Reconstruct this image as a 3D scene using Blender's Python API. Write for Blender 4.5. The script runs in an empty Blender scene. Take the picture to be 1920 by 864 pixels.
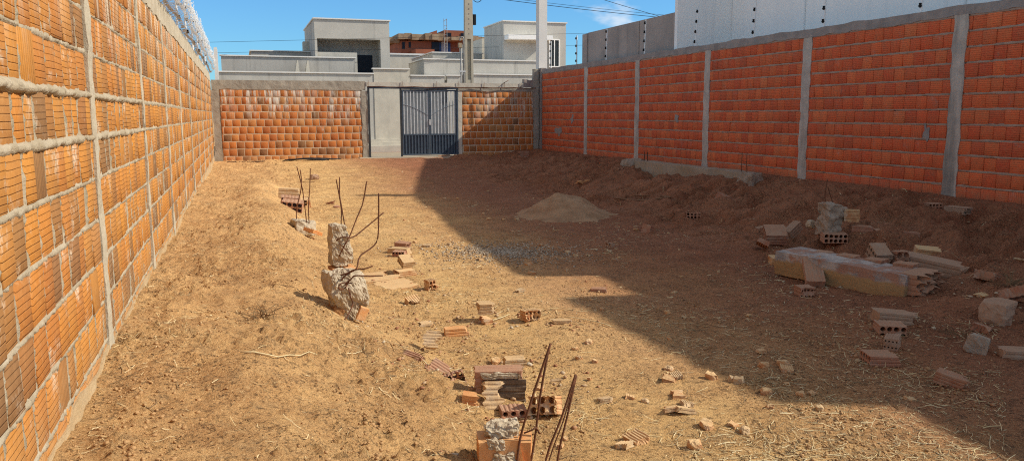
import bpy, bmesh, math, random
import numpy as np
from mathutils import Vector, Matrix, noise as mnoise
R = math.radians
random.seed(7)
scene = bpy.context.scene
COL = scene.collection

# ------------------------------------------------------------------ noise
def _hash(ix, iy, s):
    h = (ix.astype(np.int64) * 374761393 + iy.astype(np.int64) * 668265263 + s * 974634777) & 0xFFFFFFFF
    h = ((h ^ (h >> 13)) * 1274126177) & 0xFFFFFFFF
    h = h ^ (h >> 16)
    return (h & 0xFFFF) / 65535.0
def vn(x, y, s=0):
    x = np.asarray(x, float); y = np.asarray(y, float)
    ix = np.floor(x); iy = np.floor(y); fx = x - ix; fy = y - iy
    fx = fx * fx * (3 - 2 * fx); fy = fy * fy * (3 - 2 * fy)
    a = _hash(ix, iy, s); b = _hash(ix + 1, iy, s); c = _hash(ix, iy + 1, s); d = _hash(ix + 1, iy + 1, s)
    return (a * (1 - fx) + b * fx) * (1 - fy) + (c * (1 - fx) + d * fx) * fy
def fbm(x, y, s=0, o=4):
    r = 0; a = .5; f = 1.0
    for i in range(o):
        r = r + a * vn(x * f + 17.3 * i, y * f - 9.1 * i, s + i); a *= .5; f *= 2.03
    return r / (1 - .5 ** o)
def ss(a, b, x):
    t = np.clip((x - a) / (b - a), 0, 1); return t * t * (3 - 2 * t)

# ------------------------------------------------------------------ terrain
def gsm(X, Y):
    X = np.asarray(X, float); Y = np.asarray(Y, float)
    wob = .13 * np.sin(Y * 1.3 + .5) + .08 * np.sin(Y * 3.1)
    lf = .30 * (1 - ss(.02, 1.12, X - wob))
    lf = lf * (1 - .35 * ss(14, 19, Y))
    toe = 4.9 + 1.4 * ss(6, 10.5, Y)
    rt = .42 * ss(toe, 8.9, X + .25 * np.sin(Y * 1.7) + .12 * np.sin(Y * 4.3))
    bk = .24 * ss(15, 22.5, Y)
    z = np.maximum(np.maximum(lf, rt), bk)
    def bump(cx, cy, sx, sy, h):
        return h * np.exp(-((X - cx) / sx) ** 2 - ((Y - cy) / sy) ** 2)
    z = z + bump(.1, 6.9, .45, .7, .10) + bump(.25, 9.2, .4, .9, .09) + bump(.9, 4.0, .35, .45, .10) + bump(.35, 12.5, .4, 1.2, .08)
    z = z + bump(6.3, 7.0, .8, .7, .16) + bump(5.3, 4.3, .5, .35, .08) + bump(6.9, 9.0, .6, 1.0, .07) + bump(7.4, 11.5, .6, .8, .06) + bump(6.3, 5.2, .7, .6, .10)
    z = z + .06 * np.exp(-((X - .30 - wob) / .24) ** 2) * ss(4.5, 6, Y) * (1 - ss(15, 18, Y))
    z = z + .11 * np.exp(-((X - 7.25 - .2 * np.sin(Y * 1.1)) / .6) ** 2) * (.6 + .4 * np.sin(Y * 1.9 + 1)) * ss(6.5, 8, Y) * (1 - ss(16, 19, Y))
    out = ss(23.9, 25.2, Y)
    return z * (1 - out) + .08 * out
def gfull(X, Y):
    X = np.asarray(X, float); Y = np.asarray(Y, float)
    z = gsm(X, Y)
    inside = ss(-1.4, -.9, X) * (1 - ss(9.05, 9.4, X)) * (1 - ss(23.2, 24.5, Y)) * ss(-6, -2, Y)
    bank = ss(4.9, 6.4, X + .5 * (fbm(X * .8, Y * .8, 5, 2) - .5)) * (1 - ss(8.4, 8.9, X))
    lbank = (1 - ss(.9, 1.5, X))
    rough = .45 + 1.8 * bank + .75 * lbank
    d = (fbm(X * .9, Y * .9, 3, 3) - .5) * (.06 + .10 * bank)
    d = d + (fbm(X * 2.6, Y * 2.6, 11, 4) - .5) * (.025 + .24 * bank + .07 * lbank)
    d = d + (fbm(X * 7, Y * 7, 19, 5) - .5) * .030 * rough
    d = d + (fbm(X * 20, Y * 20, 23, 4) - .5) * .020 * rough
    cl = fbm(X * 38, Y * 38, 31, 2)
    msk = ss(.46, .62, fbm(X * 2.3, Y * 2.3, 41, 3))
    d = d + np.clip(cl - .54, 0, 1) * .07 * (.2 + 1.0 * msk) * (.4 + .8 * np.minimum(1, bank + lbank))
    # rain rills running down the right-hand bank
    rl = np.abs(fbm(X * .6 + Y * .3, Y * 2.6 - X * .5, 57, 3) - .5)
    d = d - bank * np.clip(.10 - rl, 0, 1) * 1.5
    return z + d * inside
def gz(x, y):
    return float(gfull(np.array([x]), np.array([y]))[0])

# ------------------------------------------------------------------ object helpers
LOC = {}
def thing(name, label, cat, loc=(0, 0, 0), group=None, rot=(0, 0, 0)):
    o = bpy.data.objects.new(name, None); COL.objects.link(o)
    o.empty_display_size = .1
    o.location = loc; o.rotation_euler = rot
    o['label'] = label; o['category'] = cat
    if group: o['group'] = group
    LOC[o.name] = Vector(loc)
    return o
def tag(o, label=None, cat=None, group=None, kind=None):
    for k, v in (('label', label), ('category', cat), ('group', group), ('kind', kind)):
        if v: o[k] = v
    return o
def org(o):
    v = Vector((0, 0, 0))
    while o is not None:
        v = v + o.location; o = o.parent
    return v
def mk(name, verts, faces, mat, parent=None, smooth=False, uv=None, col=None, world=True, loc=None):
    """verts (n,3); faces (m,4|3) array or list of tuples; uv/col are per loop. world=True: verts in world space"""
    V = np.asarray(verts, float)
    if loc is not None and parent is None:
        base = Vector(loc)
    else:
        base = org(parent) if parent is not None else Vector((0, 0, 0))
    if world: V = V - np.array(base)
    me = bpy.data.meshes.new(name)
    if isinstance(faces, np.ndarray):
        k = faces.shape[1]; m = len(faces)
        me.vertices.add(len(V)); me.vertices.foreach_set('co', V.astype(np.float32).ravel())
        me.loops.add(m * k); me.loops.foreach_set('vertex_index', faces.astype(np.int32).ravel())
        me.polygons.add(m); me.polygons.foreach_set('loop_start', np.arange(0, m * k, k, dtype=np.int32))
        me.polygons.foreach_set('loop_total', np.full(m, k, dtype=np.int32))
        me.update(calc_edges=True)
    else:
        me.from_pydata([tuple(v) for v in V], [], [tuple(f) for f in faces]); me.update()
    if smooth: me.polygons.foreach_set('use_smooth', np.ones(len(me.polygons), dtype=bool))
    if uv is not None:
        l = me.uv_layers.new(name='UVMap'); l.data.foreach_set('uv', np.asarray(uv, np.float32).ravel())
    if col is not None:
        a = me.color_attributes.new('bk', 'FLOAT_COLOR', 'CORNER'); a.data.foreach_set('color', np.asarray(col, np.float32).ravel())
    me.validate()
    o = bpy.data.objects.new(name, me); COL.objects.link(o)
    if mat: me.materials.append(mat)
    if parent is not None: o.parent = parent
    elif loc is not None: o.location = loc
    return o
class MB:
    """collects simple solids into one mesh"""
    def __init__(s): s.v = []; s.f = []
    def add(s, v, f):
        n = len(s.v); s.v += [tuple(p) for p in v]; s.f += [tuple(i + n for i in q) for q in f]; return s
    def box(s, x0, x1, y0, y1, z0, z1):
        return s.add([(x0, y0, z0), (x1, y0, z0), (x1, y1, z0), (x0, y1, z0), (x0, y0, z1), (x1, y0, z1), (x1, y1, z1), (x0, y1, z1)],
                     [(0, 3, 2, 1), (4, 5, 6, 7), (0, 1, 5, 4), (1, 2, 6, 5), (2, 3, 7, 6), (3, 0, 4, 7)])
    def tube(s, pts, r, n=6, r2=None):
        P = [Vector(p) for p in pts]; v = []; f = []
        up = Vector((.3, .2, 1)).normalized()
        for i, p in enumerate(P):
            t = (P[min(i + 1, len(P) - 1)] - P[max(i - 1, 0)]).normalized()
            a = t.cross(up)
            if a.length < 1e-3: a = t.cross(Vector((1, 0, 0)))
            a.normalize(); b = t.cross(a)
            rr = r if r2 is None else r + (r2 - r) * i / max(1, len(P) - 1)
            for k in range(n):
                q = 2 * math.pi * k / n
                v.append(p + (a * math.cos(q) + b * math.sin(q)) * rr)
        for i in range(len(P) - 1):
            for k in range(n):
                f.append((i * n + k, i * n + (k + 1) % n, (i + 1) * n + (k + 1) % n, (i + 1) * n + k))
        f.append(tuple(range(n - 1, -1, -1))); f.append(tuple((len(P) - 1) * n + k for k in range(n)))
        return s.add(v, f)
    def prism(s, poly, axis, a0, a1):
        """poly in the two remaining axes, extruded along axis (0=x,1=y,2=z)"""
        def pt(u, v, w):
            return [(w, u, v), (u, w, v), (u, v, w)][axis]
        n = len(poly)
        v = [pt(p[0], p[1], a0) for p in poly] + [pt(p[0], p[1], a1) for p in poly]
        f = [tuple(range(n)), tuple(range(2 * n - 1, n - 1, -1))] + [(i, n + i, n + (i + 1) % n, (i + 1) % n) for i in range(n)]
        return s.add(v, f)
    def build(s, name, mat, parent=None, smooth=False, world=True, loc=None):
        o = mk(name, s.v, s.f, mat, parent, smooth, world=world, loc=loc)
        bm = bmesh.new(); bm.from_mesh(o.data); bmesh.ops.recalc_face_normals(bm, faces=bm.faces); bm.to_mesh(o.data); bm.free()
        return o

# ------------------------------------------------------------------ materials
class NT:
    def __init__(s, name):
        s.m = bpy.data.materials.new(name); s.m.use_nodes = True
        s.t = s.m.node_tree; s.N = s.t.nodes; s.L = s.t.links
        s.b = s.N['Principled BSDF']; s.b.inputs['Roughness'].default_value = .9
        s.b.inputs['Specular IOR Level'].default_value = .2
    def n(s, typ, props=None, **ins):
        nd = s.N.new('ShaderNode' + typ)
        for k, v in (props or {}).items(): setattr(nd, k, v)
        for k, v in ins.items():
            k = k.replace('_', ' ')
            if k.isdigit(): k = int(k)
            s.set(nd.inputs[k], v)
        return nd
    def set(s, sock, v):
        if isinstance(v, bpy.types.NodeSocket): s.L.new(v, sock)
        elif isinstance(v, bpy.types.Node): s.L.new(v.outputs[0], sock)
        else:
            if sock.type == 'RGBA' and len(v) == 3: v = (*v, 1)
            sock.default_value = v
    def math(s, op, a, b=None, c=None, clamp=False):
        nd = s.N.new('ShaderNodeMath'); nd.operation = op; nd.use_clamp = clamp
        s.set(nd.inputs[0], a)
        if b is not None: s.set(nd.inputs[1], b)
        if c is not None: s.set(nd.inputs[2], c)
        return nd.outputs[0]
    def mix(s, f, a, b, blend='MIX'):
        nd = s.N.new('ShaderNodeMix'); nd.data_type = 'RGBA'; nd.blend_type = blend
        s.set(nd.inputs[0], f); s.set(nd.inputs[6], a); s.set(nd.inputs[7], b); return nd.outputs[2]
    def rng(s, v, a, b, c=0., d=1.):
        nd = s.N.new('ShaderNodeMapRange'); nd.interpolation_type = 'SMOOTHSTEP'
        for i, q in enumerate((v, a, b, c, d)): s.set(nd.inputs[i], q)
        return nd.outputs[0]
    def noise(s, vec, scale, detail=4, rough=.55, col=False):
        nd = s.n('TexNoise', None, Vector=vec, Scale=scale, Detail=detail, Roughness=rough)
        return nd.outputs[1 if col else 0]
    def ramp(s, f, stops):
        nd = s.N.new('ShaderNodeValToRGB'); e = nd.color_ramp.elements
        while len(e) < len(stops): e.new(.5)
        for q, (p, c) in zip(e, stops): q.position = p; q.color = (*c, 1)
        s.set(nd.inputs[0], f); return nd.outputs[0]
    def pos(s): return s.n('NewGeometry').outputs['Position']
    def scaled(s, vec, sx, sy, sz):
        return s.n('Mapping', None, Vector=vec, Scale=(sx, sy, sz)).outputs[0]
    def bump(s, h, dist, strength=1.0, normal=None):
        nd = s.n('Bump', None, Height=h, Distance=dist, Strength=strength)
        if normal is not None: s.L.new(normal, nd.inputs['Normal'])
        return nd.outputs[0]
    def out(s, col, normal=None, rough=None):
        s.set(s.b.inputs['Base Color'], col)
        if normal is not None: s.L.new(normal, s.b.inputs['Normal'])
        if rough is not None: s.set(s.b.inputs['Roughness'], rough)
        return s.m

def mat_brick(name, stops, smear, smear_amt, grooves=8, groove_dark=.45, drip=None, mortar_col=(.6, .52, .40), base_dust=None):
    t = NT(name); P = t.pos()
    at = t.n('Attribute', {'attribute_name': 'bk'}); sep = t.n('SeparateColor', None, Color=at.outputs[0])
    r, dk, ori = sep.outputs[0], sep.outputs[1], sep.outputs[2]
    uv = t.n('SeparateXYZ', None, Vector=t.n('UVMap').outputs[0])
    c = t.ramp(r, stops)
    c = t.mix(t.rng(t.noise(P, 9, 4), .35, .75, 0, .45), c, t.mix(.5, c, (.30, .17, .08)))
    c = t.mix(t.rng(t.noise(P, 38, 3), .4, .8, 0, .35), c, t.mix(.55, c, (.75, .42, .16)))
    c = t.mix(t.math('MULTIPLY', dk, .85), c, t.mix(t.noise(P, 20, 3), (.10, .065, .04), (.28, .16, .08)))
    g = t.n('Mix', {'data_type': 'FLOAT'})
    t.set(g.inputs[0], ori); t.L.new(uv.outputs[1], g.inputs[2]); t.L.new(uv.outputs[0], g.inputs[3])
    wv = t.math('ABSOLUTE', t.math('SINE', t.math('ADD', t.math('MULTIPLY', g.outputs[0], math.pi * grooves), t.math('ADD', t.math('MULTIPLY', r, 9.), t.math('MULTIPLY', t.noise(P, 6, 2), .7)))))
    gr = t.rng(wv, .03, .42)                       # 0 in the groove
    c = t.mix(t.math('MULTIPLY', t.math('MULTIPLY', t.math('SUBTRACT', 1., gr), t.rng(t.noise(P, 4.5, 3), .3, .62, .25, 1.15)), groove_dark), c, t.mix(.75, c, (.05, .025, .012)))  # occlusion shade and dirt painted into the grooves
    # cement wash
    m = t.rng(t.noise(P, 5.5, 6, .65), smear, smear + .16)
    m = t.math('MULTIPLY', m, t.rng(t.noise(P, 60, 3), .3, .6))
    m = t.math('MULTIPLY', m, smear_amt)
    if drip:
        z0, z1, amt = drip
        dn = t.rng(t.noise(t.scaled(P, 9, 9, .9), 1.0, 5, .7), .48, .60)
        h = t.rng(t.n('SeparateXYZ', None, Vector=P).outputs[2], z0, z1)
        big = t.rng(t.noise(t.scaled(P, 1.0, 1.0, .3), 1.3, 2), .36, .58)
        m = t.math('MAXIMUM', m, t.math('MULTIPLY', t.math('MULTIPLY', dn, h), t.math('MULTIPLY', big, amt)))
    c = t.mix(m, c, mortar_col)
    if base_dust:
        z0, z1, dc = base_dust
        h = t.rng(t.n('SeparateXYZ', None, Vector=P).outputs[2], z0, z1, .75, 0.)
        c = t.mix(t.math('MULTIPLY', h, t.rng(t.noise(P, 7, 4), .25, .7)), c, dc)
    b = t.bump(gr, .004, .8)
    b = t.bump(t.noise(P, 55, 4), .004, .5, b)
    return t.out(c, b, .85)

def mat_concrete(name, a, b, stain=(.12, .10, .08), stain_amt=.5, scale=3., bumpd=.006, bscale=40, streak=True, rough=.9):
    t = NT(name); P = t.pos()
    n1 = t.noise(P, scale, 6, .6)
    c = t.mix(t.rng(n1, .3, .7), a, b)
    c = t.mix(t.rng(t.noise(P, scale * 9, 4), .35, .75, 0, .4), c, t.mix(.5, c, b))
    if streak:
        s = t.rng(t.noise(t.scaled(P, 2.2, 2.2, .22), 1.4, 5, .65), .5, .78)
        c = t.mix(t.math('MULTIPLY', s, stain_amt), c, stain)
    c = t.mix(t.rng(t.noise(P, 120, 2), .62, .72, 0, .35), c, stain)
    return t.out(c, t.bump(t.noise(P, bscale, 5, .65), bumpd, .8), rough)

def mat_plain(name, a, b=None, scale=12., rough=.6, metal=0., bumpd=0., dust=None):
    t = NT(name)
    tc = t.n('TexCoord').outputs['Object']
    b = b or tuple(x * .7 for x in a)
    c = t.mix(t.rng(t.noise(tc, scale, 5), .3, .72), a, b)
    if dust:
        nz = t.n('SeparateXYZ', None, Vector=t.n('NewGeometry').outputs['Normal']).outputs[2]
        c = t.mix(t.math('MULTIPLY', t.rng(nz, .2, .9), .7), c, dust)
    t.b.inputs['Metallic'].default_value = metal
    return t.out(c, t.bump(t.noise(tc, scale * 3, 4), bumpd, .8) if bumpd else None, rough)

def mat_debris(name, hue, dust, mort, dust_amt=.75, mort_amt=.6):
    t = NT(name)
    tc = t.n('TexCoord').outputs['Object']; rnd = t.n('ObjectInfo').outputs['Random']
    off = t.n('VectorMath', {'operation': 'ADD'}, **{'0': tc, '1': t.n('CombineXYZ', None, X=t.math('MULTIPLY', rnd, 40.), Y=rnd, Z=rnd).outputs[0]}).outputs[0]
    c = t.ramp(t.math('ADD', t.math('MULTIPLY', rnd, .7), t.math('MULTIPLY', t.noise(off, 7, 4), .35)), hue)
    nz = t.n('SeparateXYZ', None, Vector=t.n('NewGeometry').outputs['Normal']).outputs[2]
    c = t.mix(t.math('MULTIPLY', t.rng(t.noise(off, 9, 5, .65), .5, .62), mort_amt), c, mort)
    c = t.mix(t.rng(t.noise(off, 13, 5, .6), .38, .62, .12, .62), c, dust)
    up = t.rng(t.math('ADD', nz, t.math('MULTIPLY', t.math('SUBTRACT', t.noise(off, 22, 4), .5), .9)), .35, 1.0)
    c = t.mix(t.math('MULTIPLY', up, dust_amt), c, dust)
    return t.out(c, t.bump(t.noise(off, 70, 4), .004, .7), .95)

M = {}
M['brick_left'] = mat_brick('brick_left', [(0, (.38, .13, .03)), (.35, (.49, .185, .036)), (.62, (.53, .225, .040)), (.82, (.40, .185, .062)), (1, (.55, .295, .05))],
                            .555, .8, 7, .25, drip=(1.6, 2.45, 1.3), mortar_col=(.62, .53, .40), base_dust=(.3, .6, (.45, .28, .13)))
M['brick_right'] = mat_brick('brick_right', [(0, (.58, .088, .038)), (.4, (.70, .115, .042)), (.75, (.76, .148, .050)), (1, (.78, .19, .070))],
                             .58, .42, 6, .25, mortar_col=(.42, .32, .26), base_dust=(.35, .6, (.42, .2, .11)))
M['brick_back'] = mat_brick('brick_back', [(0, (.44, .125, .035)), (.4, (.54, .17, .042)), (.75, (.60, .21, .05)), (1, (.52, .25, .09))],
                            .60, .8, 7, .22, drip=(1.15, 1.95, 1.5), mortar_col=(.58, .51, .43), base_dust=(.2, .45, (.45, .28, .14)))
M['mortar_left'] = mat_concrete('mortar_left', (.46, .395, .29), (.34, .28, .19), (.19, .14, .085), .5, 9, .01, 70)
M['mortar_right'] = mat_concrete('mortar_right', (.45, .31, .23), (.35, .235, .17), (.16, .10, .075), .4, 6, .006, 60)
M['mortar_back'] = mat_concrete('mortar_back', (.66, .54, .40), (.54, .42, .28), (.22, .15, .09), .4, 6, .006, 60)
M['post_left'] = mat_concrete('post_left', (.50, .445, .34), (.40, .345, .25), (.22, .18, .125), .45, 6, .01, 35)
M['post_right'] = mat_concrete('post_right', (.60, .51, .42), (.42, .36, .30), (.15, .13, .115), .8, 4, .008, 45)
M['beam_right'] = mat_concrete('beam_right', (.38, .32, .28), (.28, .24, .215), (.12, .105, .1), .6, 5, .01, 40)
M['post_back'] = mat_concrete('post_back', (.40, .36, .29), (.30, .27, .22), (.16, .14, .115), .5, 5, .008, 40)
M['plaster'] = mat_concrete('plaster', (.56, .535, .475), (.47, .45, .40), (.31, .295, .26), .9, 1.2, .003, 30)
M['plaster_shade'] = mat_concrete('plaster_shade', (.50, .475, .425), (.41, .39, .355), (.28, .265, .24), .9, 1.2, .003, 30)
M['coping'] = mat_concrete('coping', (.62, .57, .47), (.52, .48, .40), (.25, .23, .2), .4, 3, .003, 30)
M['neighbour_grey'] = mat_concrete('neighbour_grey', (.46, .39, .34), (.33, .285, .255), (.18, .16, .15), .75, 1.1, .004, 30)
M['white_paint'] = mat_concrete('white_paint', (.96, .95, .91), (.90, .89, .86), (.55, .55, .55), .3, .8, .002, 20, rough=.7)
M['white_post'] = mat_concrete('white_post', (.78, .76, .71), (.72, .70, .66), (.55, .53, .5), .2, 2, .002, 30)
M['pole_concrete'] = mat_concrete('pole_concrete', (.50, .46, .36), (.42, .38, .30), (.28, .25, .2), .4, 4, .003, 60)
M['rubble'] = mat_concrete('rubble', (.55, .465, .34), (.39, .305, .205), (.20, .135, .08), .25, 14, .012, 55, streak=False)
M['gate_paint'] = mat_plain('gate_paint', (.075, .10, .135), (.055, .075, .10), 9, .42)
M['gate_light'] = mat_plain('gate_light', (.58, .61, .62), (.45, .48, .50), 9, .4)
M['gate_mid'] = mat_plain('gate_mid', (.20, .23, .26), (.15, .175, .20), 9, .45)
M['dark_steel'] = mat_plain('dark_steel', (.05, .055, .06), None, 9, .5)
M['garage'] = mat_plain('garage', (.15, .16, .17), (.12, .125, .135), 4, .6)
M['rust'] = mat_plain('rust', (.17, .070, .036), (.10, .045, .026), 45, .85, 0, .002)
M['insulator'] = mat_plain('insulator', (.012, .012, .013), None, 20, .5)
M['rod'] = mat_plain('rod', (.88, .88, .86), (.78, .78, .76), 20, .45)
M['galv'] = mat_plain('galv', (.62, .63, .63), (.48, .49, .49), 30, .45, .0)
M['cable'] = mat_plain('cable', (.02, .02, .022), None, 10, .6)
M['black_box'] = mat_plain('black_box', (.015, .016, .018), None, 10, .5)
M['conduit'] = mat_plain('conduit', (.33, .32, .30), (.22, .21, .2), 8, .5)
M['glass'] = mat_plain('glass', (.05, .06, .065), (.03, .037, .042), 3, .12)
M['dark_void'] = mat_plain('dark_void', (.010, .012, .022), None, 3, .35)
M['blue_panel'] = mat_plain('blue_panel', (.03, .10, .30), (.025, .07, .2), 3, .5)
M['pale_panel'] = mat_plain('pale_panel', (.40, .47, .55), (.34, .4, .46), 3, .6)
M['far_brick'] = mat_concrete('far_brick', (.33, .12, .065), (.24, .085, .05), (.14, .07, .05), .5, .8, .01, 8)
M['far_slab'] = mat_concrete('far_slab', (.38, .30, .20), (.27, .19, .12), (.15, .11, .08), .5, 1.5, .02, 6)
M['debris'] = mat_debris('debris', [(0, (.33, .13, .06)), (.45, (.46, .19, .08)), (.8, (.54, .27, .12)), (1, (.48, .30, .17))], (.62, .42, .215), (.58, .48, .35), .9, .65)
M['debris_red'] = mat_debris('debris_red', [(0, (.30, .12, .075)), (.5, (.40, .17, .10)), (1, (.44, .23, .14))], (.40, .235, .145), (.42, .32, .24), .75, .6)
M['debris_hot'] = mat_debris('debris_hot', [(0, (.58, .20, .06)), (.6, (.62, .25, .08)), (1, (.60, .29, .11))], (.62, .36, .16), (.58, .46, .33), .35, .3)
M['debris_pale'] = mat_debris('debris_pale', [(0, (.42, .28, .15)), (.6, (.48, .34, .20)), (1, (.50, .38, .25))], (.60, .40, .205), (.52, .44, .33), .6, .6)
M['rubble_shade_dusty'] = mat_concrete('rubble_shade_dusty', (.42, .33, .25), (.33, .24, .17), (.18, .12, .08), .25, 14, .012, 55, streak=False)  # rubble copy with shade and brown dust put into its colour
M['debris_dull'] = mat_debris('debris_dull', [(0, (.36, .22, .15)), (.6, (.42, .27, .18)), (1, (.46, .31, .20))], (.38, .225, .14), (.42, .33, .25), .6, .6)  # debris_pale darkened for the shaded side, with red soil dust
M['straw'] = None

def mat_straw():
    t = NT('straw'); at = t.n('Attribute', {'attribute_name': 'bk'}).outputs[0]
    sep = t.n('SeparateColor', None, Color=at)
    return t.out(t.ramp(sep.outputs[0], [(0, (.13, .085, .045)), (.3, (.36, .25, .12)), (.6, (.58, .44, .22)), (1, (.72, .60, .36))]), None, .7)
M['straw'] = mat_straw()

def mat_ground():
    t = NT('soil'); P = t.pos(); S = t.n('SeparateXYZ', None, Vector=P)
    big = t.noise(P, .55, 5, .6); mid = t.noise(P, 3.2, 6, .62); fine = t.noise(P, 26, 6, .7); spk = t.noise(P, 130, 3, .6)
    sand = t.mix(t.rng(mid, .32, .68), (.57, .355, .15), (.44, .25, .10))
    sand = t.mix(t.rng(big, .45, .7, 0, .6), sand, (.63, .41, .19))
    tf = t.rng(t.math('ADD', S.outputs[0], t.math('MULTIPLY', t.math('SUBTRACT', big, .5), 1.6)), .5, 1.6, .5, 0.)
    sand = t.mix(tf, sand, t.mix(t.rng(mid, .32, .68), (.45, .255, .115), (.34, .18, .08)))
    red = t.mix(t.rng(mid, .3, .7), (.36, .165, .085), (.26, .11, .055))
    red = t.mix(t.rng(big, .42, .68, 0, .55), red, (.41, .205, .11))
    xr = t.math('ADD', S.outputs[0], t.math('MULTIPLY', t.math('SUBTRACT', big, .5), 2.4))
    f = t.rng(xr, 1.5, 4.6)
    c = t.mix(f, sand, red)  # red bank soil, carried over the floor to darken its shaded part
    # dry grey-brown litter and dark crumbs
    lit = t.rng(t.noise(P, 7.5, 6, .7), .52, .68, 0, .55)
    c = t.mix(lit, c, t.mix(f, (.30, .19, .095), (.17, .095, .055)))
    c = t.mix(t.rng(fine, .52, .64, 0, .8), c, t.mix(.72, c, (.06, .033, .018)))
    fib = t.noise(t.scaled(P, 1, 1, 1), 62, 3, .75)
    patch = t.rng(t.noise(P, 1.6, 4, .6), .42, .60, .3, 1.)
    c = t.mix(t.math('MULTIPLY', t.rng(fib, .55, .63), t.math('MULTIPLY', patch, .95)), c, t.mix(.88, c, (.035, .02, .011)))
    c = t.mix(t.math('MULTIPLY', t.rng(fib, .36, .44, 1., 0.), t.math('MULTIPLY', patch, .5)), c, t.mix(.6, c, (.74, .56, .30)))
    c = t.mix(t.rng(fine, .30, .42, .35, 0.), c, t.mix(.5, c, (.66, .46, .24)))
    c = t.mix(t.rng(spk, .60, .70, 0, .5), c, t.mix(.65, c, (.68, .52, .32)))
    c = t.mix(t.rng(spk, .30, .40, .5, 0.), c, t.mix(.7, c, (.05, .03, .017)))
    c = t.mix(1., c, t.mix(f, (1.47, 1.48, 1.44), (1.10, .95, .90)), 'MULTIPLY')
    b = t.bump(t.noise(P, 18, 6, .7), .03, .7)
    b = t.bump(t.noise(P, 75, 5, .75), .022, 1.0, b)
    return t.out(c, b, .97)
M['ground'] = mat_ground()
def mat_sand():
    t = NT('heap_sand'); P = t.pos()
    c = t.mix(t.rng(t.noise(P, 4, 6, .65), .35, .65), (.45, .27, .15), (.32, .185, .10))
    c = t.mix(t.rng(t.noise(P, 40, 5, .7), .55, .72, 0, .5), c, (.2, .125, .07))
    return t.out(c, t.bump(t.noise(P, 30, 6, .7), .02, .8), .97)
M['sand'] = mat_sand()
def mat_clod():
    t = NT('clod'); P = t.pos(); S = t.n('SeparateXYZ', None, Vector=P)
    f = t.rng(S.outputs[0], 2.4, 5.4); n = t.noise(P, 14, 4)
    c = t.mix(f, t.mix(n, (.52, .32, .15), (.36, .21, .095)), t.mix(n, (.42, .22, .13), (.28, .14, .08)))
    return t.out(c, t.bump(t.noise(P, 90, 4), .006, .8), .97)
M['clod'] = mat_clod()
def mat_pebble():
    t = NT('pebble'); at = t.n('Attribute', {'attribute_name': 'bk'}).outputs[0]
    sep = t.n('SeparateColor', None, Color=at)
    return t.out(t.ramp(sep.outputs[0], [(0, (.20, .155, .11)), (.5, (.36, .29, .21)), (1, (.56, .47, .35))]), None, .85)
M['pebble'] = mat_pebble()
def mat_slab():
    t = NT('collapsed_plaster'); tc = t.n('TexCoord').outputs['Object']; S = t.n('SeparateXYZ', None, Vector=tc)
    n = t.noise(tc, 7, 6, .65)
    top = t.mix(t.rng(n, .38, .62), (.50, .42, .36), (.31, .27, .245))
    top = t.mix(t.rng(t.noise(tc, 5, 5, .65), .47, .58, 0, .85), top, (.38, .19, .12))
    low = t.mix(n, (.47, .30, .14), (.33, .19, .09))
    h = t.rng(t.math('ADD', S.outputs[2], t.math('MULTIPLY', t.math('SUBTRACT', n, .5), .10)), .015, .045)
    return t.out(t.mix(h, low, top), t.bump(t.noise(tc, 45, 5, .7), .01, .9), .95)
M['slab'] = mat_slab()
SUN_E = 5.0
SKY_S = .15
CLOUD_LOC = (0.3, 0.1, 0)
CLOUD_COL = (6, 6.2, 6.5, 1)
CLOUD_DIR = (.42, .90, .12)
def SKYTINT(rp):
    e = rp.color_ramp.elements
    e[0].position = 0.0; e[0].color = (.36, .70, .98, 1)
    e[1].position = .40; e[1].color = (2.25, 1.64, 1.15, 1)
    m = e.new(.17); m.color = (.38, .72, 1.02, 1)
# ================================================================== GROUND
def axis_pts(segs):
    out = []
    for a, b, st in segs: out += list(np.arange(a, b - 1e-6, st))
    return out
xs = [-400, -150, -60, -25, -12, -6, -3, -1.6, -1.2] + axis_pts([(-.95, 4.2, .019), (4.2, 9.1, .027), (9.1, 9.6, .1)]) + [9.8, 10.5, 12, 15, 20, 30, 60, 150, 400]
ys = [-300, -100, -40, -15, -6, -3, -1, 0, .8] + [1.5]
y = 1.6
while y < 23.7:
    ys.append(y); y += max(.013, .0042 * y)
ys += [23.8, 24.1, 24.5, 25, 25.5, 26.5, 28, 30, 33, 40, 60, 100, 200, 500]
GX, GY = np.meshgrid(np.array(xs), np.array(ys))
GZ = gfull(GX, GY)
ny, nx = GX.shape
idx = np.arange(nx * ny).reshape(ny, nx)
F = np.stack([idx[:-1, :-1], idx[:-1, 1:], idx[1:, 1:], idx[1:, :-1]], -1).reshape(-1, 4)
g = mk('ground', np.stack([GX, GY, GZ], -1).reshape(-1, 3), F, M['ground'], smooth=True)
tag(g, kind='structure')
M['road'] = mat_concrete('road', (.40, .33, .24), (.33, .27, .19), (.2, .17, .12), .3, 2, .01, 40, streak=False)
rd = MB().add([(-80, 25.6, .092), (120, 25.6, .092), (120, 30.0, .092), (-80, 30.0, .092)], [(0, 1, 2, 3)]).build('road', M['road'])
tag(rd, kind='structure')

# ================================================================== BRICK WALLS
def wall_map(kind):
    if kind == 'left': return lambda u, v, w: np.stack([-.687 + w, u, v], -1)
    if kind == 'right': return lambda u, v, w: np.stack([9.0 - w, u, v], -1)
    return lambda u, v, w: np.stack([u, 23.5 - w, v], -1)
FLIP = {'left': False, 'right': True, 'back': True}

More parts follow.
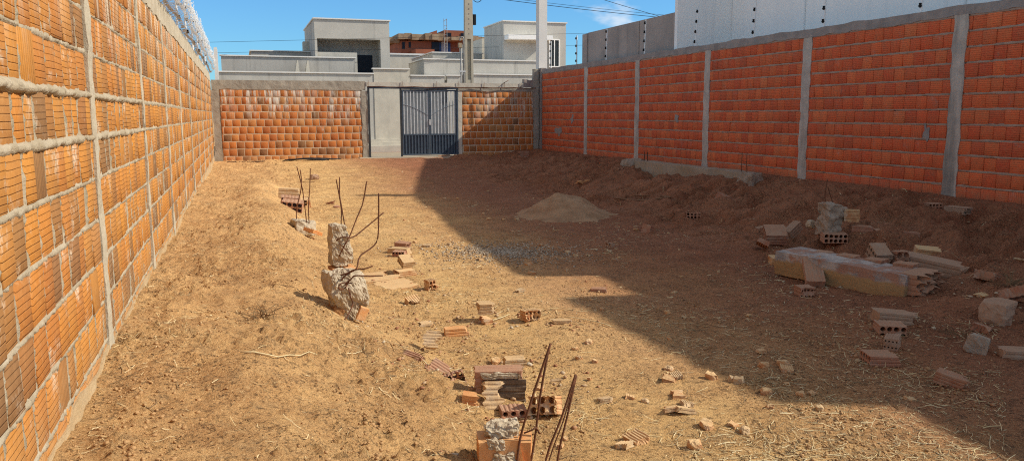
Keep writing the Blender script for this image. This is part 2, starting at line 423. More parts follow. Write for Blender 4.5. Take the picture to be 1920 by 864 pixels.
def bay(kind, parent, u0, u1, v0, pitch, n, bl, joint, res, seed, bulge, jit, vtop=None, flat=None, resz=None, bev=.005, vary=(.86, 1.1), heavy=None, dark_p=.1, bulge_rough=1.0, vj=.5):
    """one bay of hollow bricks (a mesh of separate bricks) with its squeezed-out mortar as a sub-part"""
    mp = wall_map(kind); rg = np.random.default_rng(seed)
    V = []; Fc = []; UV = []; CO = []; joints = []
    nv = 0
    for r in range(n):
        z0 = v0 + r * pitch + joint * .5; z1 = v0 + (r + 1) * pitch - joint * .5
        u = u0 - rg.uniform(0, bl); js = []
        rowtone = rg.uniform(-.08, .08)
        while u < u1:
            L = bl * rg.uniform(*vary)
            a = max(u, u0); b = min(u + L, u1)
            js.append(u + L)
            if b - a > .035:
                a2 = a + joint * vj * .5; b2 = b - joint * vj * .5
                w = rg.normal(0, jit); t1, t2 = rg.normal(0, jit * .5, 2); e = bev
                if flat is not None and flat > -.01: w = abs(w) + .0012; t1 = t2 = 0.
                zz0 = z0 + rg.normal(0, .003); zz1 = z1 + rg.normal(0, .003)
                uu = np.array([a2, b2, b2, a2] * 2 + [a2 + e, b2 - e, b2 - e, a2 + e])
                vv = np.array([zz0, zz0, zz1, zz1] * 2 + [zz0 + e, zz0 + e, zz1 - e, zz1 - e])
                tw = t1 * np.array([-1, 1, 1, -1]) + t2 * np.array([-1, -1, 1, 1])
                ww = np.concatenate([np.full(4, -.085), w - e + tw, w + tw])
                V.append(mp(uu, vv, ww))
                fs = [(8, 9, 10, 11), (4, 5, 9, 8), (5, 6, 10, 9), (6, 7, 11, 10), (7, 4, 8, 11), (0, 1, 5, 4), (1, 2, 6, 5), (2, 3, 7, 6), (3, 0, 4, 7)]
                k = .5 + .5 * (b2 - a2) / bl
                q = {0: (0, 0), 1: (1, 0), 2: (1, 1), 3: (0, 1)}
                tone = np.clip((.45 * rg.beta(2, 2) + .55 * float(fbm(np.array([(a2 + b2) * .45]), np.array([r * .35]), seed // 100, 3)[0]) if kind == 'left' else rg.beta(2, 2)) + rowtone, 0, 1); dk = rg.uniform(.5, 1) if rg.random() < dark_p else rg.uniform(0, .22)
                ori = 1. if rg.random() < .07 else 0.
                for f in fs:
                    if FLIP[kind]: f = f[::-1]
                    Fc.append([i + nv for i in f])
                    for i in f: UV.append(q[i % 4])
                    CO += [(tone, dk, ori, 1)] * 4
                nv += 12
            u += L
        joints.append(np.array(js))
    p = mk('brick_panel', np.concatenate(V), np.array(Fc), M['brick_' + kind], parent, uv=UV, col=CO)
    # mortar: a height field that rises in the joints and dives behind the bricks
    top = vtop if vtop else v0 + n * pitch + .02
    nu = max(4, int((u1 - u0) / res)); nz = max(4, int((top - v0 + .04) / (resz or res)))
    U, Z = np.meshgrid(np.linspace(u0, u1, nu + 1), np.linspace(v0 - .04, top, nz + 1))
    k = (Z - v0) / pitch; kr = np.round(k)
    amp_h = .2 + 1.0 * fbm(U * 7, Z * 9 + seed, seed, 3) + 1.3 * (fbm(U * 24, Z * 24, seed + 2, 3) - .5)
    if heavy:
        for (hz, hw) in heavy: amp_h = amp_h * (1 + hw * np.exp(-((Z - hz) / .06) ** 2))
    dh = np.abs(k - kr) * pitch + (fbm(U * 13, Z * 13, seed + 5, 3) - .5) * .014
    hw = (joint * .5 + .004) * (.75 + .7 * fbm(U * 9, kr * 3.3, seed + 7, 3)) * np.clip(amp_h, 1.0, 1.7)
    hh = np.where(dh < hw, np.clip(1 - (dh / hw) ** 4, 0, 1) * np.minimum(amp_h, .9 + (amp_h - .9) * np.sqrt(np.clip(1 - (dh / hw) ** 2, 0, 1))), -9)
    row = np.clip(np.floor(k).astype(int), 0, n - 1)
    dv = np.full(U.shape, 9.)
    for r in range(n):
        m = row == r
        if len(joints[r]): dv[m] = np.min(np.abs(U[m][:, None] - joints[r][None, :]), axis=1)
    vw = (joint * vj * .5 + .003) * (.4 + 1.1 * fbm(U * 7, Z * 11, seed + 9, 3))
    ampv = -.35 + 1.5 * fbm(U * 9, Z * 14, seed + 13, 3)
    hv = np.where(dv < vw, np.sqrt(np.clip(1 - (dv / vw) ** 2, 0, 1)) * ampv, -9)
    H = np.maximum(hh, hv) if flat is None else hh
    rough = (fbm(U * 45, Z * 45, seed + 15, 3) - .5) * .016 * bulge_rough
    W = np.where(H > -5, -.004 + bulge * H + rough, -.02 if flat is None else flat)
    W = np.where((H <= -5) & (Z > v0 + n * pitch), -.004 + rough, W)
    W[:, 0] = -.03; W[:, -1] = -.03
    ii = np.arange(W.size).reshape(W.shape)
    Fm = np.stack([ii[:-1, :-1], ii[:-1, 1:], ii[1:, 1:], ii[1:, :-1]], -1).reshape(-1, 4)
    if FLIP[kind]: Fm = Fm[:, ::-1]
    mk('mortar', mp(U, Z, W).reshape(-1, 3), np.ascontiguousarray(Fm), M['mortar_' + kind], p, smooth=True)
    return p

def strip(kind, name, parent, u0, u1, v0, v1, proud, depth, wob, seed, mat, res=.04, rough=.008, vert=True, topwob=0.):
    """cast concrete strip with an uneven face and ragged edges (post or beam)"""
    mp = wall_map(kind)
    nu = max(3, int((u1 - u0) / res)); nv_ = max(3, int((v1 - v0) / res))
    S, T = np.meshgrid(np.linspace(0, 1, nu + 1), np.linspace(0, 1, nv_ + 1))
    U = u0 + (u1 - u0) * S; Z = v0 + (v1 - v0) * T
    if vert:
        U = U + (S - .5) * 2 * wob * (fbm(Z * 5, Z * 0 + seed + np.round(S) * 7, seed, 4) - .5) * 2
    else:
        Z = Z + (1 - T) * wob * (fbm(U * 4, U * 0 + seed, seed, 4) - .5) * 2 + T * topwob * (fbm(U * 2.2, U * 0 + seed + 31, seed, 4) - .5) * 2
    W = proud + (fbm(U * 7, Z * 7, seed + 3, 4) - .5) * 2 * rough
    V = mp(U, Z, W).reshape(-1, 3)
    ii = np.arange(U.size).reshape(U.shape)
    Fm = [tuple(q) for q in np.stack([ii[:-1, :-1], ii[:-1, 1:], ii[1:, 1:], ii[1:, :-1]], -1).reshape(-1, 4)]
    ring = list(ii[0, :]) + list(ii[1:, -1]) + list(ii[-1, -2::-1]) + list(ii[-2:0:-1, 0])
    Ur = U.ravel()[ring]; Zr = Z.ravel()[ring]
    Vb = mp(Ur, Zr, np.full(len(ring), -depth)); n0 = len(V); m = len(ring)
    Fm += [(ring[i], n0 + i, n0 + (i + 1) % m, ring[(i + 1) % m]) for i in range(m)]
    Fm.append(tuple(n0 + i for i in range(m - 1, -1, -1)))
    if FLIP[kind]: Fm = [f[::-1] for f in Fm]
    return mk(name, np.concatenate([V, Vb]), Fm, mat, parent)

# ---- left wall (sunlit, very close)
WL = thing('brick_wall', 'long sunlit orange brick wall with thick pale mortar along the left side of the lot', 'wall', (-.687, 10, .2))
Lposts = [-.0, 2.2, 4.43, 6.67] + [6.67 + 2.109 * i for i in range(1, 9)]
for i, (a, b) in enumerate(zip(Lposts, Lposts[1:])):
    d = max(2.6, (a + b) / 2 if a > 1 else 5)
    res = .0085 if b < 7 else (.015 if b < 9.5 else (.024 if b < 14 else .04))
    if i == 0: res = .03
    hv = [(1.60, 3.4 if i < 3 else 2.0), (1.395, 2.6 if i < 3 else .6)] if i < 5 else None
    bay('left', WL, a + .055, b - .055, .165, .205, 11, .185, .015, res, 100 + i, .0062, .003, vtop=2.44, heavy=hv, dark_p=.24, bulge_rough=1.0, vj=.42, vary=(.72, 1.14))
for i, pz in enumerate(Lposts):
    strip('left', 'concrete_post', WL, pz - .062, pz + .062, .0, 2.44, .010, .1, .014, 200 + i, M['post_left'], res=.025 if pz < 9 else .05, rough=.012)
strip('left', 'top_beam', WL, -.06, 23.44, 2.42, 2.63, .006, .14, .03, 240, M['post_left'], res=.06, rough=.016, vert=False, topwob=.012)
strip('left', 'base_plaster', WL, -.06, 23.4, -.05, .34, .008, .1, .02, 241, mat_concrete('base_plaster', (.50, .38, .23), (.43, .31, .17), (.3, .2, .1), .4, 5, .01, 50), res=.05, rough=.014, vert=False, topwob=.05)
MB().box(-.80, -.72, -.1, 23.5, -.1, 2.45).build('wall_core', M['mortar_left'], WL)

# ---- right wall (in the shade)
WR = thing('brick_wall', 'long shaded red brick wall with grey concrete posts along the right side of the lot', 'wall', (9.0, 10, .2))
Rposts = [-.80, 2.17, 5.14, 8.11, 11.08, 14.05, 17.03, 20.0]
Rall = Rposts + [23.35]
for i, (a, b) in enumerate(zip(Rall, Rall[1:])):
    bay('right', WR, a + .085, b - (.085 if b < 23 else .05), .35, .2, 12, .2, .0245, .05, 300 + i, .005, .0022, vtop=2.78, dark_p=.0, bulge_rough=.4, vj=.20, flat=-.035, resz=.0065)
for i, pz in enumerate(Rposts):
    strip('right', 'concrete_post', WR, pz - .105, pz + .105, .05, 2.775, .007, .1, .03, 400 + i, M['post_right'], res=.035, rough=.007)
strip('right', 'top_beam', WR, -.9, 23.3, 2.755, 2.885, .008, .14, .03, 440, M['beam_right'], res=.06, rough=.012, vert=False, topwob=.022)
strip('right', 'base_beam', WR, -.9, 23.3, -.05, .36, .012, .1, .01, 441, mat_concrete('base_plaster_red', (.40, .24, .15), (.32, .18, .11), (.2, .12, .08), .4, 4, .01, 40), res=.06, rough=.012, vert=False, topwob=.02)
strip('right', 'corner_post', WR, 23.34, 23.64, -.05, 2.93, .012, .14, .012, 442, M['beam_right'], rough=.012)
MB().box(9.03, 9.12, -.9, 23.6, -.1, 2.78).build('wall_core', M['mortar_right'], WR)
# old mortar smears on the bricks
def smear(kind, parent, u, v, a, b, seed, mat):
    mp = wall_map(kind); n = 22
    vs = [(u, v, .007)]
    for k in range(n):
        t = 2 * math.pi * k / n; rr = .55 + .8 * mnoise.noise((math.cos(t) * 1.3 + seed, math.sin(t) * 1.3, seed * .37)) + .3
        vs.append((u + a * rr * math.cos(t), v + b * rr * math.sin(t), .0045))
    V = mp(*[np.array(c) for c in zip(*vs)])
    f = [(0, 1 + k, 1 + (k + 1) % n) for k in range(n)]
    if FLIP[kind]: f = [q[::-1] for q in f]
    mk('mortar_smear', V, f, mat, parent)
for u, v, a, b, s in [(21.9, .98, .30, .13, 1), (20.9, 1.35, .16, .12, 2), (15.2, 1.4, .1, .09, 4), (8.55, 1.25, .06, .12, 6)]:
    smear('right', WR, u, v, a, b, s, M['beam_right'])

# ---- back wall with the gate opening
WB = thing('brick_wall', 'orange brick back wall with cement drips and the gate opening, across the far end of the lot', 'wall', (4, 23.5, .2))
bay('back', WB, -.46, 3.42, .16, .205, 10, .21, .026, .03, 500, .003, .0008, vtop=2.24, flat=-.0008, resz=.0085, bulge_rough=.06, bev=.002, dark_p=.13, vj=.6)
bay('back', WB, 6.46, 8.78, .16, .205, 10, .21, .026, .03, 501, .003, .0008, vtop=2.24, flat=-.0008, resz=.0085, bulge_rough=.06, bev=.002, dark_p=.13, vj=.6)
strip('back', 'corner_post', WB, -.665, -.46, -.05, 2.2, .02, .12, .03, 510, M['post_back'], rough=.01)
strip('back', 'gate_jamb', WB, 3.42, 3.60, -.05, 2.2, .012, .14, .035, 511, M['post_back'], rough=.012)
strip('back', 'gate_jamb', WB, 6.33, 6.46, -.05, 2.2, .012, .14, .015, 512, M['coping'], rough=.006)
strip('back', 'corner_post', WB, 8.78, 8.96, -.05, 2.9, .02, .12, .04, 513, M['post_back'], rough=.014)
strip('back', 'top_beam', WB, -.66, 3.55, 2.215, 2.47, .012, .15, .03, 514, M['post_back'], rough=.01, vert=False, topwob=.015)
strip('back', 'lintel', WB, 3.555, 8.45, 2.325, 2.45, .018, .15, .006, 515, M['coping'], rough=.006, vert=False, topwob=.01)
strip('back', 'top_beam', WB, 6.33, 8.77, 2.205, 2.322, .008, .14, .02, 516, M['post_back'], rough=.01, vert=False)
strip('back', 'broken_beam_end', WB, 8.46, 8.775, 2.325, 2.60, .012, .14, .02, 517, M['beam_right'], rough=.02, vert=False, topwob=.07)
MB().box(-.65, 3.45, 23.53, 23.61, -.1, 2.25).box(6.45, 8.9, 23.53, 23.61, -.1, 2.25).build('wall_core', M['mortar_back'], WB)
rb = MB().tube([(3.6 + .35 * k, 23.455 - .012 * (k % 3), 2.315 + .012 * math.sin(k * 2.1)) for k in range(16)], .012)
for x in (3.62, 4.62, 5.65, 6.33, 7.15, 7.8, 8.35): rb.tube([(x, 23.46, 2.29), (x + .01, 23.455, 2.49)], .008)
rb.tube([(7.75, 23.44, 2.44), (7.93, 23.42, 2.54)], .01)
rb.build('beam_rebar', M['rust'], WB, smooth=True)
smear('back', WB, 2.2, 2.36, .14, .05, 9, M['beam_right']); smear('back', WB, 3.2, 2.37, .15, .05, 10, M['beam_right'])
sl = MB().box(3.3, 6.6, 23.2, 23.75, .1, .262).build('threshold', mat_concrete('threshold', (.52, .45, .34), (.45, .37, .26), (.3, .25, .17), .3, 4, .01, 50, streak=False), WB)

# ---- steel gate
GT = thing('steel_gate', 'dark blue-grey steel gate of tall bars over corrugated sheet, its left bay standing open', 'gate', (5, 23.5, .26))
fr = MB().box(3.605, 3.66, 23.47, 23.53, .262, 2.3); fr.build('frame_post', M['dark_steel'], GT)
MB().box(6.285, 6.33, 23.47, 23.53, .262, 2.3).build('frame_post', M['gate_paint'], GT)
MB().box(3.60, 6.33, 23.465, 23.535, 2.262, 2.315).build('frame_top', M['gate_paint'], GT)
MB().box(4.555, 4.61, 23.475, 23.525, .262, 2.26).build('frame_post', M['dark_steel'], GT)
def leaf(x0, x1, y, zs, mirror):
    lf = MB().box(x0, x0 + .035, y - .02, y + .02, .30, 2.24).box(x1 - .035, x1, y - .02, y + .02, .30, 2.24)
    lf.box(x0 + .035, x1 - .035, y - .02, y + .02, .89, .935).box(x0 + .035, x1 - .035, y - .02, y + .02, .30, .345).box(x0 + .035, x1 - .035, y - .02, y + .02, 2.2, 2.24)
    L_ = lf.build('gate_leaf', M['gate_paint'], GT)
    n = 8; pr = []
    for k in range(n * 6 + 1):
        t = k / (n * 6); ph = (k % 6) / 6
        pr.append((x0 + .035 + (x1 - x0 - .07) * t, y + .018 * (1 if ph < .4 else (-1 if .5 <= ph < .9 else 0))))
    v = []; f = []
    for (px_, py_) in pr: v += [(px_, py_, .345), (px_, py_, .89)]
    for k in range(len(pr) - 1): f.append((2 * k, 2 * k + 2, 2 * k + 3, 2 * k + 1))
    MB().add(v, f).build('corrugated_sheet', M['gate_paint'], L_)
    nb = 8
    for k in range(nb):
        xb = x0 + .06 + (x1 - x0 - .12) * k / (nb - 1)
        MB().box(xb - .014, xb + .014, y - .009, y + .009, .936, 2.199).build('bar', M['gate_light'], L_)
    for k in range(nb - 1):
        xb = x0 + .06 + (x1 - x0 - .12) * (k + .5) / (nb - 1); t = (k + .5) / (nb - 1)
        tt = t if not mirror else 1 - t
        h = 1.86 - .32 * tt ** 1.5
        MB().add([(xb - .011, y - .008, .936), (xb + .011, y - .008, .936), (xb + .011, y + .008, .936), (xb - .011, y + .008, .936),
                  (xb - .011, y - .008, h), (xb + .011, y - .008, h), (xb + .011, y + .008, h), (xb - .011, y + .008, h), (xb, y, h + .1)],
                 [(3, 2, 1, 0), (0, 1, 5, 4), (1, 2, 6, 5), (2, 3, 7, 6), (3, 0, 4, 7), (4, 5, 8), (5, 6, 8), (6, 7, 8), (7, 4, 8)]).build('spear_bar', M['gate_mid'], L_)
    pts = []
    for k in range(15):
        t = k / 14; tt = t if not mirror else 1 - t
        pts.append((x0 + .035 + (x1 - x0 - .07) * t, y - .016, 1.80 - .32 * tt ** 1.5))
    MB().tube(pts, .006, 5).build('curved_rail', M['gate_mid'], L_)
leaf(4.615, 5.445, 23.5, 0, False)
leaf(5.455, 6.28, 23.5, 0, True)
MB().box(5.43, 5.47, 23.455, 23.478, 1.20, 1.36).box(5.415, 5.43, 23.46, 23.475, 1.26, 1.30).build('latch', M['galv'], GT)

# ================================================================== WHITE CORNER POST, NEIGHBOURS
wp = thing('white_post', 'tall white square concrete post rising behind the far right corner of the lot', 'post', (9.15, 23.8, .2))
MB().box(9.03, 9.30, 23.66, 23.93, .1, 6.4).build('shaft', M['white_post'], wp)
MB().box(9.302, 9.36, 23.72, 23.78, 4.1, 4.14).build('bracket', M['galv'], wp)
lp = MB().prism([(-.56, 23.95), (-.46, 23.95), (-.46, 24.05), (-.56, 24.05)], 2, .1, 3.34).prism([(-.55, 23.96), (-.47, 23.96), (-.47, 24.04), (-.55, 24.04)], 2, 3.34, 3.38)
tag(lp.build('white_post', M['white_post'], loc=(-.51, 24, .1)), 'short slim white post seen just past the far end of the left wall', 'post')

gw = thing('neighbour_wall', 'stained grey plastered wall rising behind the far part of the red wall', 'wall', (9.4, 18, .2))
MB().box(9.32, 9.46, 15.9, 20.6, 0, 3.74).build('panel', M['neighbour_grey'], gw)
MB().box(9.29, 9.47, 20.6, 20.92, 0, 3.72).build('pier', M['neighbour_grey'], gw)
MB().box(9.30, 9.48, 17.58, 17.64, 0, 3.735).build('pier', M['neighbour_grey'], gw)
wh = thing('white_house', 'large white painted house standing close behind the right-hand wall', 'house', (12, 8, .1))
prof = [(-8, 0), (12.1, 0), (12.1, 6.1), (6.2, 6.55), (4.05, 6.6), (4.05, 6.03), (3.0, 6.03), (3.0, 6.6), (.4, 6.55), (.4, 6.05), (-8, 6.05)]
MB().prism(prof, 0, 10.7, 13.9).build('side_wing', M['white_paint'], wh)
MB().box(10.7, 13.9, 12.1, 15.78, 0, 5.2).build('rear_wing', M['white_paint'], wh)
MB().box(9.30, 10.98, 15.785, 15.9, 0, 4.5).build('corridor_end_wall', M['white_paint'], wh)
MB().prism([(8, 0), (18.75, 0), (18.75, 7.44), (10.97, 8.67), (8, 8.9)], 0, 13.905, 19).build('upper_storey', M['white_paint'], wh)
MB().box(10.7, 11.1, 11.85, 12.095, 6.1, 6.95).build('chimney_pier', M['white_paint'], wh)
MB().tube([(10.685, 13.3, 0), (10.685, 13.3, 5.15)], .02, 8).build('drain_pipe', M['rod'], wh)
MB().tube([(10.685, 9.6, 0), (10.685, 9.6, 6.2)], .02, 8).build('drain_pipe', M['rod'], wh)
# dark flashing where the house meets the lot wall
MB().box(9.14, 9.20, -.9, 10.9, 2.83, 2.90).build('flashing', M['cable'], wh)

# ================================================================== ELECTRIC FENCE RODS
first = None
def fence_rod(x, y, zb, side, label, group, lean):
    global first
    if first is None:
        o = thing('fence_rod', label, 'fence rod', (0, 0, 0), group)
        MB().tube([(0, 0, -.10), (0, 0, .80)], .016, 7).build('rod', M['rod'], o, world=False)
        for k in range(4):
            m = MB(); z = .1 + k * .205
            m.tube([(-.028, 0, z - .028), (-.028, 0, z - .008)], .011, 8, .026).tube([(-.028, 0, z - .008), (-.028, 0, z + .012)], .026, 8, .018)
            m.tube([(-.028, 0, z + .012), (-.028, 0, z + .034)], .014, 8, .022).tube([(-.04, 0, z), (.014, 0, z)], .010, 6)
            m.build('insulator', M['insulator'], o, True, world=False)
        first = o; r = o
    else:
        r = first.copy(); COL.objects.link(r)
        for ch in first.children:
            c = ch.copy(); COL.objects.link(c); c.parent = r
        r['label'] = label; r['group'] = group
    r.location = (x, y, zb); r.rotation_euler = (lean[0], lean[1], math.pi if side < 0 else 0)
rl = ['electric fence rod in open sky just right of the white corner post', 'electric fence rod in front of the left part of the grey neighbour wall',
      'electric fence rod in front of the middle of the grey neighbour wall', 'electric fence rod in front of the shaded white wall beside the grey wall',
      'electric fence rod right of the corner of the white house wall', 'electric fence rod against plain white wall, second from the right',
      'electric fence rod cut off by the frame, rightmost on the red wall']
for (y, zb), lb, ln in zip([(20.8, 2.88), (18.9, 2.88), (16.85, 2.88), (14.66, 2.88), (12.67, 2.88), (10.8, 2.88), (8.85, 2.88)], rl,
                           [(0, 0), (0, .02), (0, .03), (.02, .06), (.0, .04), (0, .02), (0, .03)]):
    fence_rod(9.07, y, zb, 1, lb, 'electric fence rods on the right wall', ln)
fence_rod(9.05, 22.7, 2.88, 1, 'electric fence rod standing right beside the white corner post', 'electric fence rods on the right wall', (0, 0))
for k in range(9):
    yy = 6.67 + 2.109 * k - .3
    lb = ['nearest', 'second nearest', 'third nearest', 'fourth nearest', 'fifth nearest', 'sixth nearest', 'seventh nearest', 'second farthest', 'farthest'][k]
    fence_rod(-.77, yy, 2.60, -1, lb + ' white rod inside the razor wire coil on the left wall', 'white rods in the razor wire coil', (0, 0))

# ================================================================== RAZOR WIRE
def razor(rad, pitch, cx, cz, y0, y1, seed, phase):
    v = []; f = []; n = 30
    turns = int((y1 - y0) / pitch); rg = random.Random(seed)
    for i in range(turns * n + 1):
        t = 2 * math.pi * i / n; yy = y0 + pitch * i / n
        rr = rad * (1 + .10 * math.sin(yy * 3.1 + seed) * math.sin(t * .5 + yy)) + rg.uniform(-.006, .006)
        x = cx + rr * math.cos(t + phase); z = cz + rr * math.sin(t + phase) * 1.02 + .03 * math.sin(yy * 1.9)
        yb = yy + .04 * math.sin(t * 1.0 + yy * 2.7)
        w = .0075
        v += [(x, yb - w, z), (x, yb + w, z)]
        if i: k = 2 * i; f.append((k - 2, k - 1, k + 1, k))
        # barbs
        nx_, nz_ = math.cos(t + phase), math.sin(t + phase); b = len(v)
        tx, tz = -nz_, nx_
        for sg in ((-1, 1) if i % 2 else ()):
            v += [(x - tx * .012, yb, z - tz * .012), (x + tx * .012, yb, z + tz * .012), (x + nx_ * .012 * sg + tx * .02 * sg, yb + sg * .03, z + nz_ * .012 * sg + tz * .02 * sg)]
        # keep strip indexing: barbs go to a second list
        v_b.extend(v[b:]); del v[b:]
    base = len(v); v += v_b; f += [(base + 3 * k, base + 3 * k + 1, base + 3 * k + 2) for k in range(len(v_b) // 3)]
    return v, f
v_b = []
va, fa = razor(.27, .10, -.775, 2.90, 5.0, 23.4, 3, 0)
v_b = []
vb, fb = razor(.25, .125, -.765, 2.88, 5.0, 23.4, 8, 1.7)
rz = MB().add(va, fa).add(vb, fb)
rw = mk('razor_wire', rz.v, rz.f, M['galv'], loc=(-.775, 14, 2.63))
tag(rw, 'coil of pale razor wire running along the top of the left wall', 'razor wire')

# ================================================================== STREET SIDE
fw = thing('front_wall', 'long low plastered street wall of the unfinished houses, seen over the back wall', 'wall', (5, 31, .1))
def cop(m, x0, x1, y0, y1, z): return m.box(x0 - .05, x1 + .05, y0 - .05, y1 + .05, z, z + .045)
MB().box(-.66, 5.0, 30.9, 31.06, 0, 3.05).box(7.905, 8.47, 30.9, 31.06, 0, 3.02).box(6.42, 7.79, 30.9, 31.06, 2.5, 3.0).box(8.56, 12.3, 30.9, 31.06, 0, 3.08).build('wall_panel', M['plaster'], fw)
MB().box(5.003, 6.10, 30.88, 31.08, 0, 3.24).box(6.10, 6.40, 30.88, 31.08, 2.5, 3.24).build('raised_panel', M['coping'], fw)
m = MB(); cop(m, -.66, 4.95, 30.9, 31.06, 3.05); cop(m, 5.0, 6.35, 30.88, 31.08, 3.24); cop(m, 6.48, 7.74, 30.9, 31.06, 3.0); cop(m, 7.9, 8.44, 30.9, 31.06, 3.021); cop(m, 8.6, 12.3, 30.9, 31.06, 3.081)
m.build('coping', M['white_post'], fw)
MB().box(6.10, 7.89, 30.97, 31.02, .0, 2.45).build('garage_door', M['garage'], fw)
st = MB().box(-.6, 5.95, 30.45, 30.899, 0, .33).box(-.6, 5.95, 30.62, 30.899, .33, .46).box(-.6, 5.95, 30.76, 30.899, .46, .57)
st.build('front_step', M['coping'], fw)

HL = thing('unfinished_house', 'grey plastered flat-roofed house with a tall recessed block, left of centre beyond the back wall', 'house', (3, 34, .1))
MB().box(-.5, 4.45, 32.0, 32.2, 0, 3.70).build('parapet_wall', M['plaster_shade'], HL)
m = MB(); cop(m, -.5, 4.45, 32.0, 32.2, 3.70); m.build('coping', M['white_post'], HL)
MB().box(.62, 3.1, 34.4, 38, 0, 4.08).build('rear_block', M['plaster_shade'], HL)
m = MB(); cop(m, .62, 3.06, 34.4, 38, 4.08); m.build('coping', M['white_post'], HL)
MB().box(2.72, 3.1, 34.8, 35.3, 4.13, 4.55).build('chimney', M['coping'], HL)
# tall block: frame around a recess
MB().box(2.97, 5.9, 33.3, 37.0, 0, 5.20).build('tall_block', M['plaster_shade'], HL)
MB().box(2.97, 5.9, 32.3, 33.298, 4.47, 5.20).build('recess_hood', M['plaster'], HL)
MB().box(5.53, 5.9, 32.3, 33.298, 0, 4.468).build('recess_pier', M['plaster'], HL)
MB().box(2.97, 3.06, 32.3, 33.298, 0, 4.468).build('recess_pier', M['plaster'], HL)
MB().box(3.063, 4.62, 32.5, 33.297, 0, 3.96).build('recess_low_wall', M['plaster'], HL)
MB().box(4.625, 5.35, 33.28, 33.297, 2.2, 3.93).build('doorway', M['dark_void'], HL)
m = MB(); cop(m, 2.97, 5.9, 32.3, 37.0, 5.203); m.build('coping', M['white_post'], HL)
rv = MB()
for x in (2.12, 2.50): rv.prism([(x, 3.12), (x + .16, 3.12), (x + .12, 3.55), (x + .08, 3.55)], 1, 31.35, 31.75)
rv.box(2.1, 2.68, 31.33, 31.77, 3.0, 3.118)
tag(rv.build('roof_vent', M['coping'], loc=(2.4, 31.55, 3.0)), 'small pale concrete vent with two fins standing on the left house wall', 'vent')

HR = thing('unfinished_house', 'grey plastered flat-roofed house with white canopy and window, right of the power pole', 'house', (11, 33, .1))
MB().box(10.63, 13.44, 32.0, 34.75, 0, 5.33).build('main_block', M['plaster'], HR)
m = MB(); cop(m, 10.63, 13.44, 32.0, 34.75, 5.331); m.build('coping', M['white_post'], HR)
MB().box(10.66, 12.62, 31.45, 31.998, 4.58, 4.76).build('canopy', M['white_paint'], HR)
MB().box(10.75, 12.55, 31.96, 31.998, 4.48, 4.578).build('canopy_band', M['coping'], HR)
w = MB().box(12.66, 12.70, 31.95, 31.995, 3.50, 4.66).box(13.10, 13.14, 31.95, 31.995, 3.50, 4.66).box(12.70, 13.10, 31.95, 31.995, 4.62, 4.66).box(12.70, 13.10, 31.95, 31.995, 3.50, 3.54).box(12.88, 12.92, 31.95, 31.995, 3.54, 4.62)
wf = w.build('window_frame', M['white_paint'], HR)
MB().box(12.70, 12.88, 31.97, 31.99, 3.54, 4.62).box(12.92, 13.10, 31.97, 31.99, 3.54, 4.62).build('pane', M['glass'], wf)
MB().box(7.05, 11.9, 31.2, 34.2, 0, 3.66).build('low_block', M['plaster'], HR)
m = MB(); cop(m, 7.05, 11.9, 31.2, 34.2, 3.661); m.build('coping', M['white_post'], HR)
MB().box(8.3, 10.6, 35.0, 39.5, 0, 4.22).build('back_block', M['plaster'], HR)
m = MB(); cop(m, 8.3, 10.6, 35.0, 39.5, 4.221); m.build('coping', M['white_post'], HR)
MB().box(10.9, 13.0, 36, 40, 0, 5.0).build('back_block', M['coping'], HR)
hb = thing('pale_wall', 'low pale plastered wall between the two grey houses below the brick building', 'wall', (8.3, 42, .1))
MB().box(7.2, 9.6, 42, 42.2, 0, 4.62).build('panel', M['coping'], hb)
MB().box(7.15, 9.65, 41.95, 42.25, 4.62, 4.70).build('coping', M['white_post'], hb)

# brick building under construction
BB = thing('brick_building', 'unfinished brown brick building with ragged roof slab and blue window panels in the distance', 'building', (15, 62, .1))
MB().box(11.8, 14.4, 60, 66, 0, 7.0).box(14.4, 18.6, 60.6, 66, 0, 7.1).build('lower_storey', M['far_brick'], BB)
MB().box(12.5, 13.9, 58, 59.9, 0, 6.25).build('brick_lean_to', M['far_brick'], BB)
sv = strip_v = []
sm = MB()
rg = random.Random(5)
for i in range(14):
    x = 11.55 + i * .5; h = 7.05 + rg.uniform(-.02, .05)
    sm.box(x, x + .497, 59.5 + rg.uniform(-.25, .1), 65.5, h, h + .30 + rg.uniform(-.05, .14) + (.12 if 2 < i < 7 else 0))
sm.build('roof_slab', M['far_slab'], BB)
MB().prism([(13.3, 7.4), (14.85, 7.4), (14.85, 7.95), (14.7, 7.9)], 1, 61, 61.3).build('gable_wall', M['far_brick'], BB)
MB().box(15.42, 17.37, 61, 64, 7.4, 7.98).box(17.37, 18.3, 61.4, 64, 7.4, 7.66).build('upper_storey', M['far_brick'], BB)
for x in (15.55, 16.75): MB().box(x, x + .42, 60.95, 60.998, 7.50, 7.78).build('window', M['dark_void'], BB)
MB().box(14.15, 14.75, 59.9, 60.55, 6.2, 6.95).build('doorway', M['dark_void'], BB)
for x in (14.80, 15.55): MB().box(x, x + .19, 60.4, 60.58, 6.2, 6.98).build('blue_panel', M['blue_panel'], BB)
MB().box(15.02, 15.53, 60.4, 60.58, 6.2, 7.04).build('pale_panel', M['pale_panel'], BB)
MB().box(11.9, 12.1, 59.95, 59.999, 6.4, 6.9).box(12.4, 12.55, 59.95, 59.999, 6.5, 6.9).build('window', M['dark_void'], BB)
rub = MB().box(11.0, 11.75, 60.2, 61, 6.85, 7.12).box(10.85, 11.3, 60.1, 60.6, 6.95, 7.25)
rub.build('eave_debris', M['far_slab'], BB)
ml = MB()
for x in (14.95, 15.17): ml.tube([(x, 59.2, 4.5), (x, 59.2, 8.62)], .025, 5)
for k in range(12): ml.tube([(14.95, 59.2, 4.8 + k * .33), (15.17, 59.2, 4.8 + k * .33 + (.16 if k % 2 else 0))], .018, 5)
